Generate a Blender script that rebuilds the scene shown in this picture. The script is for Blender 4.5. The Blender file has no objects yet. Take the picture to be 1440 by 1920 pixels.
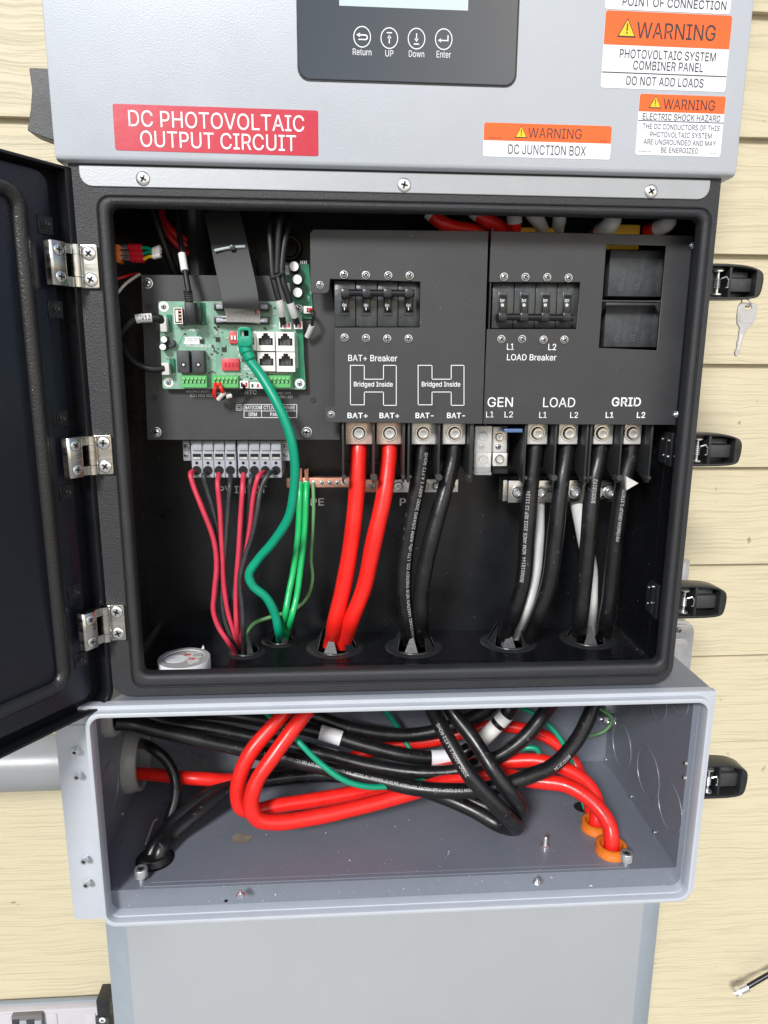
import bpy, bmesh, math, random
from mathutils import Vector, Matrix
from mathutils.geometry import delaunay_2d_cdt
random.seed(7)
S = bpy.context.scene
COL = S.collection
R_ = math.radians
# ------------------------------------------------------------------ camera
F, CX, CY = 1310.0, 720.0, 960.0                # focal length and centre in photo pixels (1440x1920)
CAM = Vector((-0.0528, -0.8542, 0.0))
ROT = Matrix(((0.99793098, 0.06387224, 0.00735543), (-0.06400245, 0.97598856, 0.20820666), (0.00611981, -0.20824664, 0.9780572)))
cd = bpy.data.cameras.new('camera'); cam = bpy.data.objects.new('camera', cd); COL.objects.link(cam)
cd.sensor_fit = 'VERTICAL'; cd.sensor_height = 36.0; cd.lens = 36.0*F/1920.0
cd.clip_start = 0.01; cd.clip_end = 500
right, fwd, up = ROT.col[0], ROT.col[1], ROT.col[2]
cam.matrix_world = Matrix(((right[0], up[0], -fwd[0], CAM[0]), (right[1], up[1], -fwd[1], CAM[1]), (right[2], up[2], -fwd[2], CAM[2]), (0, 0, 0, 1)))
S.camera = cam
# ------------------------------------------------------------------ light
SUN_EL, SUN_AZ = R_(31), R_(-24)                # sun stands in front of the wall, slightly left
w = bpy.data.worlds.new('World'); S.world = w; w.use_nodes = True
nt = w.node_tree; bg = nt.nodes['Background']
sky = nt.nodes.new('ShaderNodeTexSky'); sky.sky_type = 'NISHITA'; sky.sun_disc = False
sky.sun_elevation = SUN_EL; sky.sun_rotation = math.pi + SUN_AZ
sky.air_density = 1.0; sky.dust_density = 1.0
nt.links.new(sky.outputs[0], bg.inputs[0]); bg.inputs[1].default_value = 0.10
sl = bpy.data.lights.new('sun', 'SUN'); so = bpy.data.objects.new('sun', sl); COL.objects.link(so)
sl.energy = 3.2; sl.angle = R_(12); sl.color = (1.0, 0.985, 0.965)
sd = Vector((math.sin(SUN_AZ)*math.cos(SUN_EL), -math.cos(SUN_AZ)*math.cos(SUN_EL), math.sin(SUN_EL)))
so.rotation_euler = sd.to_track_quat('Z', 'Y').to_euler(); so.location = sd*5
S.view_settings.view_transform = 'Standard'; S.view_settings.look = 'None'
S.view_settings.exposure = 0.27; S.view_settings.gamma = 1; S.view_settings.use_curve_mapping = False
# ------------------------------------------------------------------ pixel -> real planes
YB = -0.2731                                     # front plane of the black enclosure's rim
def D(d): return YB + d                          # d metres behind that rim
def ray(u, v): return ROT @ Vector(((u-CX)/F, 1.0, -(v-CY)/F))
def at(u, v, Y):
    r = ray(u, v); return CAM + r*((Y-CAM.y)/r.y)
def atX(u, v, X):
    r = ray(u, v); return CAM + r*((X-CAM.x)/r.x)
def atZ(u, v, Z):
    r = ray(u, v); return CAM + r*((Z-CAM.z)/r.z)
def pm(u, v, Y):                                 # metres per photo pixel at that point
    return (at(u, v, Y)-CAM).dot(fwd)/F
def rect(u0, v0, u1, v1, Y):
    um, vm = (u0+u1)/2, (v0+v1)/2
    return at(u0, vm, Y).x, at(u1, vm, Y).x, at(um, v1, Y).z, at(um, v0, Y).z
# ------------------------------------------------------------------ materials
MATS = {}
def mat(name, col, rough=.5, metal=0., grain=0., gstr=.3, gdist=.0004, var=.0, vscale=20., coat=0., rvar=0., trans=0., alpha=1., ior=1.5, spec=None, aniso=None, dust=None):
    m = bpy.data.materials.new(name); m.use_nodes = True; n = m.node_tree.nodes; L = m.node_tree.links
    b = n['Principled BSDF']; b.inputs['Base Color'].default_value = (*col, 1); b.inputs['Roughness'].default_value = rough
    b.inputs['Metallic'].default_value = metal; b.inputs['Coat Weight'].default_value = coat; b.inputs['IOR'].default_value = ior
    b.inputs['Coat Roughness'].default_value = .08
    b.inputs['Transmission Weight'].default_value = trans; b.inputs['Alpha'].default_value = alpha
    if spec is not None: b.inputs['Specular IOR Level'].default_value = spec
    tc = n.new('ShaderNodeTexCoord')
    if var or rvar:
        nz = n.new('ShaderNodeTexNoise'); nz.inputs['Scale'].default_value = vscale; nz.inputs['Detail'].default_value = 6
        nz.inputs['Roughness'].default_value = .65
        if aniso:
            mp = n.new('ShaderNodeMapping'); mp.inputs['Scale'].default_value = aniso; L.new(tc.outputs['Object'], mp.inputs[0]); L.new(mp.outputs[0], nz.inputs['Vector'])
        else: L.new(tc.outputs['Object'], nz.inputs['Vector'])
    if var:
        mx = n.new('ShaderNodeMix'); mx.data_type = 'RGBA'
        mx.inputs[6].default_value = (*[c*(1-var) for c in col], 1); mx.inputs[7].default_value = (*[min(1, c*(1+var)) for c in col], 1)
        rg = n.new('ShaderNodeMapRange'); rg.inputs[1].default_value = .3; rg.inputs[2].default_value = .7
        L.new(nz.outputs[0], rg.inputs[0]); L.new(rg.outputs[0], mx.inputs[0]); L.new(mx.outputs[2], b.inputs['Base Color'])
    if dust:                                       # scattered specks with a shape of their own
        dn = n.new('ShaderNodeTexNoise'); dn.inputs['Scale'].default_value = dust[0]; dn.inputs['Detail'].default_value = 2; L.new(tc.outputs['Object'], dn.inputs['Vector'])
        dm = n.new('ShaderNodeMapRange'); dm.inputs[1].default_value = dust[1]; dm.inputs[2].default_value = dust[1]+.03; L.new(dn.outputs[0], dm.inputs[0])
        dx = n.new('ShaderNodeMix'); dx.data_type = 'RGBA'; dx.inputs[7].default_value = (*dust[2], 1); L.new(dm.outputs[0], dx.inputs[0])
        if b.inputs['Base Color'].links: L.new(b.inputs['Base Color'].links[0].from_socket, dx.inputs[6])
        else: dx.inputs[6].default_value = (*col, 1)
        L.new(dx.outputs[2], b.inputs['Base Color'])
    if rvar:
        rr = n.new('ShaderNodeMapRange'); rr.inputs[1].default_value = .3; rr.inputs[2].default_value = .7
        rr.inputs[3].default_value = max(.02, rough-rvar); rr.inputs[4].default_value = min(1, rough+rvar)
        L.new(nz.outputs[0], rr.inputs[0]); L.new(rr.outputs[0], b.inputs['Roughness'])
    if grain:
        g = n.new('ShaderNodeTexNoise'); g.inputs['Scale'].default_value = grain; g.inputs['Detail'].default_value = 3
        L.new(tc.outputs['Object'], g.inputs['Vector'])
        bp = n.new('ShaderNodeBump'); bp.inputs['Strength'].default_value = gstr; bp.inputs['Distance'].default_value = gdist
        L.new(g.outputs[0], bp.inputs['Height']); L.new(bp.outputs[0], b.inputs['Normal'])
    MATS[name] = m; return m
mat('silver_paint', (.50, .53, .575), .44, .18, 900, .5, .0003, .035, 9, rvar=.08)
mat('bright_paint', (.37, .385, .40), .42, .3, 1100, .3, .0003, .03, 60)
mat('black_texture', (.022, .023, .025), .5, 0, 1100, .8, .0006, .15, 30, rvar=.06)
mat('black_gloss', (.007, .008, .010), .3, 0, 900, .25, .0003, .1, 30, rvar=.06, dust=(300, .76, (.14, .14, .14)))
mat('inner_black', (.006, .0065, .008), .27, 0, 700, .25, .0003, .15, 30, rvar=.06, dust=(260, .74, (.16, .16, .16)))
mat('sky_tinted_black', (.006, .009, .016), .30, 0, 700, .3, .0003, .1, 12, rvar=.07)  # black door metal with the sky's blue reflection put into its colour
mat('gasket', (.020, .020, .020), .30, 0, 600, .7, .0006)
mat('plate_grey', (.037, .038, .040), .48, 0, 1000, .5, .0003, .10, 25, rvar=.08, dust=(420, .77, (.17, .17, .17)))
mat('white_ink', (.82, .83, .84), .6)
mat('black_ink', (.03, .03, .035), .6)
mat('void', (.004, .004, .004), .8)
mat('steel', (.78, .78, .78), .28, .9, 0, var=.1, vscale=90, rvar=.08)
mat('steel_brushed', (.60, .58, .54), .28, 1, 0, var=.12, vscale=25, rvar=.14, aniso=(1, 1, 6))
mat('socket_steel', (.55, .62, .66), .3, .35)
mat('tinned_copper', (.82, .60, .51), .36, .55, 0, var=.16, vscale=90, rvar=.1)
mat('zinc', (.70, .71, .73), .35, .85, 0, var=.12, vscale=200, rvar=.1)
mat('dark_hole', (.02, .02, .022), .6)
mat('copper', (.74, .37, .26), .34, .65, 0, var=.22, vscale=140, rvar=.1)
mat('nickel', (.84, .83, .80), .36, .5, 0, var=.08, vscale=60, rvar=.1)
mat('red_cable', (.80, .017, .012), .33, 0, 180, .22, .0006, .12, 45, rvar=.12, dust=(240, .73, (.30, .02, .02)))
mat('red_dark', (.45, .006, .015), .45, 0, 300, .1)
mat('pv_red', (.55, .035, .07), .45, 0, 900, .5, .0003, .15, 90)
mat('pv_black', (.03, .032, .036), .42, 0, 900, .6, .0003, .4, 120)
mat('black_cable', (.008, .008, .009), .34, 0, 220, .25, .0005, .3, 40, rvar=.12, dust=(210, .68, (.055, .053, .05)))
mat('print_ink', (.52, .52, .51), .7)
mat('key_metal', (.50, .50, .51), .42, .55, 160, .4, .0006, .12, 120, rvar=.1)
mat('barrier_plastic', (.022, .023, .024), .34, 0, 500, .2, .0003, .15, 60)
mat('smd_part', (.05, .05, .05), .5, 0, var=.6, vscale=400)
mat('smd_light', (.50, .47, .40), .5, 0, var=.4, vscale=400)
mat('black_rubber', (.007, .007, .008), .5, 0, 400, .3)
mat('white_cable', (.62, .62, .61), .55, 0, 400, .4, .0004, .12, 60)
mat('teal_cable', (.0, .29, .165), .36, 0, 300, .15, .0003, .05, 30)
mat('green_cable', (.01, .42, .12), .3, 0, 300, .15, .0003, .1, 60)
mat('pale_green', (.13, .30, .12), .42, 0, 300, .2, .0003, .15, 60)
mat('white_plastic', (.74, .74, .72), .4, 0, 500, .15, .0003, .04, 60)
mat('white_sleeve', (.60, .59, .56), .55, 0, 500, .3, .0003, .12, 80)
mat('grey_plastic', (.36, .38, .42), .42, 0, 600, .25, .0003, .06, 40)
mat('black_plastic', (.02, .021, .022), .3, 0, 500, .2, .0003, .15, 60, rvar=.08)
mat('breaker_body', (.05, .054, .056), .26, 0, 300, .25, .0005, .3, 60, rvar=.12)
mat('relay_body', (.042, .046, .05), .55, 0, 700, .3, .0003, .35, 70, rvar=.08)
mat('pcb', (.21, .39, .295), .35, 0, 0, var=.16, vscale=90, coat=.25)  # pale green has the board's glossy reflection mixed into the base colour
mat('pcb_trace', (.13, .30, .22), .35)
mat('pcb_dark', (.008, .17, .09), .3, 0, 0, var=.15, vscale=60)
mat('term_green', (.10, .42, .13), .4, 0, 500, .2, .0003, .08, 80)
mat('term_light', (.22, .55, .22), .4, 0, 500, .2)
mat('dip_red', (.62, .06, .075), .4, 0, 300, .3, .0003, .15, 200)
mat('red_sleeve', (.55, .01, .025), .35)
mat('yellow', (.75, .42, .02), .5, 0, 200, .2)
mat('yellow_wire', (.8, .5, .02), .4)
mat('orange', (.70, .17, .015), .42, 0, 250, .3, .0004, .08, 60)
mat('gutter_shaded', (.18, .197, .235), .32, .12, 900, .4, .0003, .05, 14, rvar=.09, dust=(330, .73, (.55, .55, .55)))  # wireway paint darkened for inside shade, with the sky's blue mixed in
mat('gutter_lit', (.50, .53, .575), .42, .12, 900, .45, .0003, .04, 30)  # same wireway paint, brighter light on the front faces put into the colour
mat('cabinet_paint', (.345, .36, .375), .45, 0, 1200, .4, .0003, .02, 7, rvar=.06, dust=(150, .79, (.55, .55, .54)))
mat('cabinet_edge', (.30, .34, .38), .45, .1, 900, .3, .0003, .04, 40)
mat('pvc_pipe', (.29, .30, .31), .38, 0, 300, .15, .0003, .06, 14, rvar=.06)
mat('pvc', (.30, .31, .32), .42, 0, 300, .15, .0003, .08, 14, rvar=.06)
mat('cast_aluminium', (.58, .58, .60), .42, .7, 500, .6, .0006, .12, 60, rvar=.1)
mat('sticker_red', (.50, .009, .032), .35, 0, 130, .22, .0004, .05, 60)
mat('sticker_orange', (.84, .12, .013), .38, 0, 110, .2, .0004, .06, 60)
mat('sticker_white', (.80, .81, .84), .38, 0, 110, .18, .0004, .03, 60)
mat('sign_yellow', (.86, .55, .01), .4)
mat('screen_glass', (.028, .034, .036), .04, 0, ior=2.0)
mat('lcd', (.55, .64, .66), .12, 0, coat=.5)
mat('ribbon_grey', (.45, .42, .40), .5, 0, var=.1, vscale=200)
mat('ribbon_sleeve', (.032, .034, .034), .6, 0, 900, .4)
mat('clear_plastic', (.92, .92, .92), .12, 0, trans=.75, ior=1.25, var=.05, vscale=60)
mat('clear_blue', (.25, .40, .75), .1, 0, trans=.6, ior=1.3)
mat('tape_white', (.70, .71, .74), .5, 0, 400, .2)
mat('tape_grey', (.36, .355, .34), .7, 0, 600, .6)
mat('print_red', (.70, .01, .04), .5)
mat('stain', (.20, .17, .13), .6, 0, var=.3, vscale=120)
mat('meter_grey', (.52, .50, .53), .4, 0, 500, .15, .0003, .04, 30)
mat('concrete', (.36, .35, .33), .9, 0, 40, .5, .002, .15, 3)
# painted cedar-grain siding
m = mat('siding', (.66, .565, .36), .55)
n = m.node_tree.nodes; L = m.node_tree.links; b = n['Principled BSDF']
tc = n.new('ShaderNodeTexCoord'); mp = n.new('ShaderNodeMapping'); mp.inputs['Scale'].default_value = (9, 1, 5); L.new(tc.outputs['Object'], mp.inputs[0])
dz = n.new('ShaderNodeTexNoise'); dz.inputs['Scale'].default_value = 1.6; dz.inputs['Detail'].default_value = 3; L.new(mp.outputs[0], dz.inputs['Vector'])
mulv = n.new('ShaderNodeMath'); mulv.operation = 'MULTIPLY'; mulv.inputs[1].default_value = .012; L.new(dz.outputs[0], mulv.inputs[0])
sep = n.new('ShaderNodeSeparateXYZ'); L.new(tc.outputs['Object'], sep.inputs[0])
adz = n.new('ShaderNodeMath'); adz.operation = 'ADD'; L.new(sep.outputs[2], adz.inputs[0]); L.new(mulv.outputs[0], adz.inputs[1])
sx = n.new('ShaderNodeMath'); sx.operation = 'MULTIPLY'; sx.inputs[1].default_value = .028; L.new(sep.outputs[0], sx.inputs[0])
cmb = n.new('ShaderNodeCombineXYZ'); L.new(sx.outputs[0], cmb.inputs[0]); L.new(adz.outputs[0], cmb.inputs[2])
gz = n.new('ShaderNodeTexNoise'); gz.inputs['Scale'].default_value = 300; gz.inputs['Detail'].default_value = 4; gz.inputs['Roughness'].default_value = .55; L.new(cmb.outputs[0], gz.inputs['Vector'])
rp = n.new('ShaderNodeValToRGB'); rp.color_ramp.elements[0].position = .32; rp.color_ramp.elements[1].position = .52
L.new(gz.outputs[0], rp.inputs[0])
fz = n.new('ShaderNodeTexNoise'); fz.inputs['Scale'].default_value = 900; fz.inputs['Detail'].default_value = 2; L.new(tc.outputs['Object'], fz.inputs['Vector'])
bp1 = n.new('ShaderNodeBump'); bp1.inputs['Strength'].default_value = .38; bp1.inputs['Distance'].default_value = .0012; L.new(rp.outputs[0], bp1.inputs['Height'])
bp2 = n.new('ShaderNodeBump'); bp2.inputs['Strength'].default_value = .25; bp2.inputs['Distance'].default_value = .0004; L.new(fz.outputs[0], bp2.inputs['Height']); L.new(bp1.outputs[0], bp2.inputs['Normal'])
L.new(bp2.outputs[0], b.inputs['Normal'])
big = n.new('ShaderNodeTexNoise'); big.inputs['Scale'].default_value = 5; big.inputs['Detail'].default_value = 5; L.new(tc.outputs['Object'], big.inputs['Vector'])
mx = n.new('ShaderNodeMix'); mx.data_type = 'RGBA'; mx.inputs[6].default_value = (.55, .48, .32, 1); mx.inputs[7].default_value = (.62, .555, .39, 1); L.new(big.outputs[0], mx.inputs[0])
gr = n.new('ShaderNodeMix'); gr.data_type = 'RGBA'; gr.blend_type = 'MULTIPLY'; gr.inputs[0].default_value = .14
L.new(mx.outputs[2], gr.inputs[6]); L.new(rp.outputs[0], gr.inputs[7])
dk = n.new('ShaderNodeTexNoise'); dk.inputs['Scale'].default_value = 60; dk.inputs['Detail'].default_value = 3; L.new(tc.outputs['Object'], dk.inputs['Vector'])
dr = n.new('ShaderNodeValToRGB'); dr.color_ramp.elements[0].position = .72; dr.color_ramp.elements[1].position = .78; L.new(dk.outputs[0], dr.inputs[0])
sp = n.new('ShaderNodeMix'); sp.data_type = 'RGBA'; sp.inputs[7].default_value = (.30, .23, .13, 1); L.new(dr.outputs[0], sp.inputs[0]); L.new(gr.outputs[2], sp.inputs[6])
L.new(sp.outputs[2], b.inputs['Base Color'])
# ------------------------------------------------------------------ mesh builder
def catmull(pts, n=10):
    pts = [Vector(p) for p in pts]
    if len(pts) == 2: return [pts[0].lerp(pts[1], i/n) for i in range(n+1)]
    P = [pts[0]*2-pts[1]] + pts + [pts[-1]*2-pts[-2]]; out = []
    for i in range(1, len(P)-2):
        p0, p1, p2, p3 = P[i-1:i+3]
        t1 = max((p1-p0).length, 1e-6)**.5; t2 = max((p2-p1).length, 1e-6)**.5; t3 = max((p3-p2).length, 1e-6)**.5
        m1 = ((p1-p0)/t1-(p2-p0)/(t1+t2)+(p2-p1)/t2)*t2; m2 = ((p2-p1)/t2-(p3-p1)/(t2+t3)+(p3-p2)/t3)*t2
        for k in range(n):
            t = k/n; out.append(p1*(2*t**3-3*t*t+1)+m1*(t**3-2*t*t+t)+p2*(-2*t**3+3*t*t)+m2*(t**3-t*t))
    out.append(pts[-1]); return out
def basis(ax):
    ax = Vector(ax).normalized(); h = Vector((0, 0, 1)) if abs(ax.z) < .9 else Vector((1, 0, 0))
    a = h.cross(ax).normalized(); return a, ax.cross(a), ax
def rrect(x0, x1, z0, z1, r, n=5, corners=(1, 1, 1, 1)):   # ccw from lower left; corners: LL, LR, UR, UL
    o = []
    for k, (cx, cz, a0) in enumerate(((x0+r, z0+r, 180), (x1-r, z0+r, 270), (x1-r, z1-r, 0), (x0+r, z1-r, 90))):
        if not corners[k] or r <= 0: o.append(((x0, z0), (x1, z0), (x1, z1), (x0, z1))[k]); continue
        for i in range(n+1):
            a = R_(a0+90*i/n); o.append((cx+r*math.cos(a), cz+r*math.sin(a)))
    return o
def circ(cx, cz, r, n=24): return [(cx+r*math.cos(2*math.pi*i/n), cz+r*math.sin(2*math.pi*i/n)) for i in range(n)]
def inside(loops, x, y):
    c = False
    for l in loops:
        n = len(l)
        for i in range(n):
            (x0, y0), (x1, y1) = l[i][:2], l[(i+1) % n][:2]
            if (y0 > y) != (y1 > y) and x < (x1-x0)*(y-y0)/(y1-y0)+x0: c = not c
    return c
def tri_loops(loops, index=False):
    flat = [Vector((p[0], p[1])) for l in loops for p in l]; ed = []; o = 0
    for l in loops:
        n = len(l); ed += [(o+i, o+(i+1) % n) for i in range(n)]; o += n
    sc = max(max(abs(p.x), abs(p.y)) for p in flat); sf = 1/sc
    V, _, Fc, ov, _, _ = delaunay_2d_cdt([p*sf for p in flat], ed, [], 0, 1e-7)
    res = []
    for t in Fc:
        cx = sum(V[i].x for i in t)/len(t)*sc; cy = sum(V[i].y for i in t)/len(t)*sc
        if inside(loops, cx, cy): res.append(tuple(t))
    if index: return [tuple(ov[i][0] for i in t) for t in res]
    return [(p.x*sc, p.y*sc) for p in V], res
class MB:
    def __init__(s): s.v = []; s.f = []; s.m = []; s.k = 0
    def add(s, vs, fs):
        o = len(s.v); s.v += [Vector(p) for p in vs]
        for f in fs: s.f.append([o+i for i in f]); s.m.append(s.k)
        return s
    def mi(s, k): s.k = k; return s
    def box(s, x0, x1, y0, y1, z0, z1):
        return s.add([(x, y, z) for x in (x0, x1) for y in (y0, y1) for z in (z0, z1)],
                     [(0, 1, 3, 2), (4, 6, 7, 5), (0, 4, 5, 1), (2, 3, 7, 6), (0, 2, 6, 4), (1, 5, 7, 3)])
    def pbox(s, u0, v0, u1, v1, d0, d1):
        x0, x1, z0, z1 = rect(u0, v0, u1, v1, D(d0)); return s.box(x0, x1, D(d0), D(d1), z0, z1)
    def prism(s, outer, d0, d1, holes=(), fr=None):
        """outline in a plane (a,b) extruded along the third axis; fr maps (a,b,t) to space"""
        fr = fr or (lambda a, b, t: (a, t, b))
        loops = [list(outer)]+[list(h) for h in holes]
        flat = [p for l in loops for p in l]; N = len(flat)
        tri = tri_loops(loops, True)
        vs = [fr(p[0], p[1], d0) for p in flat]+[fr(p[0], p[1], d1) for p in flat]
        fs = [tuple(t) for t in tri]+[tuple(N+i for i in reversed(t)) for t in tri]
        o = 0
        for l in loops:
            c = len(l)
            for i in range(c):
                j = (i+1) % c; fs.append((o+i, o+j, N+o+j, N+o+i))
            o += c
        return s.add(vs, fs)
    def lathe(s, c, ax, prof, n=20):
        a, b, x = basis(ax); c = Vector(c); vs = []; fs = []
        for r, h in prof:
            for i in range(n):
                t = 2*math.pi*i/n; vs.append(c+x*h+(a*math.cos(t)+b*math.sin(t))*r)
        for k in range(len(prof)-1):
            for i in range(n):
                j = (i+1) % n; fs.append((k*n+i, k*n+j, (k+1)*n+j, (k+1)*n+i))
        fs.append(tuple(reversed(range(n)))); fs.append(tuple((len(prof)-1)*n+i for i in range(n)))
        return s.add(vs, fs)
    def cyl(s, p0, p1, r, n=16, r1=None):
        p0, p1 = Vector(p0), Vector(p1); return s.lathe(p0, p1-p0, [(r, 0), (r if r1 is None else r1, (p1-p0).length)], n)
    def tube(s, path, r, n=14):
        path = [Vector(p) for p in path]; N = len(path); vs = []; fs = []
        T = [(path[min(i+1, N-1)]-path[max(i-1, 0)]).normalized() for i in range(N)]
        a, b, _ = basis(T[0])
        for i in range(N):
            a = (a-T[i]*a.dot(T[i])).normalized(); b = T[i].cross(a)
            rr = r[i] if isinstance(r, (list, tuple)) else r
            for k in range(n):
                t = 2*math.pi*k/n; vs.append(path[i]+(a*math.cos(t)+b*math.sin(t))*rr)
        for i in range(N-1):
            for k in range(n):
                j = (k+1) % n; fs.append((i*n+k, i*n+j, (i+1)*n+j, (i+1)*n+k))
        fs.append(tuple(reversed(range(n)))); fs.append(tuple((N-1)*n+i for i in range(n)))
        return s.add(vs, fs)
    def torus(s, c, ax, R, r, n=28, k=10):
        a, b, x = basis(ax); c = Vector(c); vs = []; fs = []
        for i in range(n):
            t = 2*math.pi*i/n; q = a*math.cos(t)+b*math.sin(t)
            for j in range(k):
                p = 2*math.pi*j/k; vs.append(c+q*(R+r*math.cos(p))+x*(r*math.sin(p)))
        for i in range(n):
            for j in range(k):
                fs.append((i*k+j, ((i+1) % n)*k+j, ((i+1) % n)*k+(j+1) % k, i*k+(j+1) % k))
        return s.add(vs, fs)
    def text(s, string, u, v, wpx, hpx, Y, bold=0., rot=0.):
        vs, fs = glyphs(string, bold); c = at(u, v, Y); k = pm(u, v, Y); W, H = wpx*k, hpx*k
        ca, sa = math.cos(R_(rot)), math.sin(R_(rot))
        return s.add([(c.x+(x-.5)*W*ca-(y-.5)*H*sa, Y, c.z+(x-.5)*W*sa+(y-.5)*H*ca) for x, y in vs], fs)
    def frame_line(s, pts, w, Y, closed=True):   # thin printed line through pixel points
        P = [at(p[0], p[1], Y) for p in pts]; n = len(P); k = pm(*pts[0], Y)*w/2
        for i in range(n if closed else n-1):
            a, b2 = P[i], P[(i+1) % n]; d = (b2-a).normalized(); nn = Vector((-d.z, 0, d.x))*k; e = d*k
            s.add([a-nn-e, b2-nn+e, b2+nn+e, a+nn-e], [(0, 1, 2, 3)])
        return s
    def build(s, name, mats, parent=None, bevel=0., seg=2, smooth=42, label=None):
        if isinstance(mats, str): mats = [mats]
        me = bpy.data.meshes.new(name); o = bpy.data.objects.new(name, me); COL.objects.link(o)
        if parent is None:
            lo = Vector([min(p[i] for p in s.v) for i in range(3)]); hi = Vector([max(p[i] for p in s.v) for i in range(3)])
            org = (lo+hi)/2; o.location = org
        else:
            org = ORG[parent.name]; o.parent = parent
        ORG[o.name] = org
        me.from_pydata([tuple(p-org) for p in s.v], [], s.f)
        for q in mats: me.materials.append(MATS[q])
        me.polygons.foreach_set('material_index', s.m)
        bm = bmesh.new(); bm.from_mesh(me)
        bmesh.ops.recalc_face_normals(bm, faces=bm.faces)
        if bevel:
            ed = [e for e in bm.edges if len(e.link_faces) == 2 and e.calc_face_angle(0) > R_(35)]
            bmesh.ops.bevel(bm, geom=ed, offset=bevel, segments=seg, profile=.5, affect='EDGES', clamp_overlap=True)
        bm.to_mesh(me); bm.free()
        for p in me.polygons: p.use_smooth = True
        me.set_sharp_from_angle(angle=R_(smooth))
        if label: o['label'] = label
        return o
ORG = {}
GLY = {}
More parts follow.
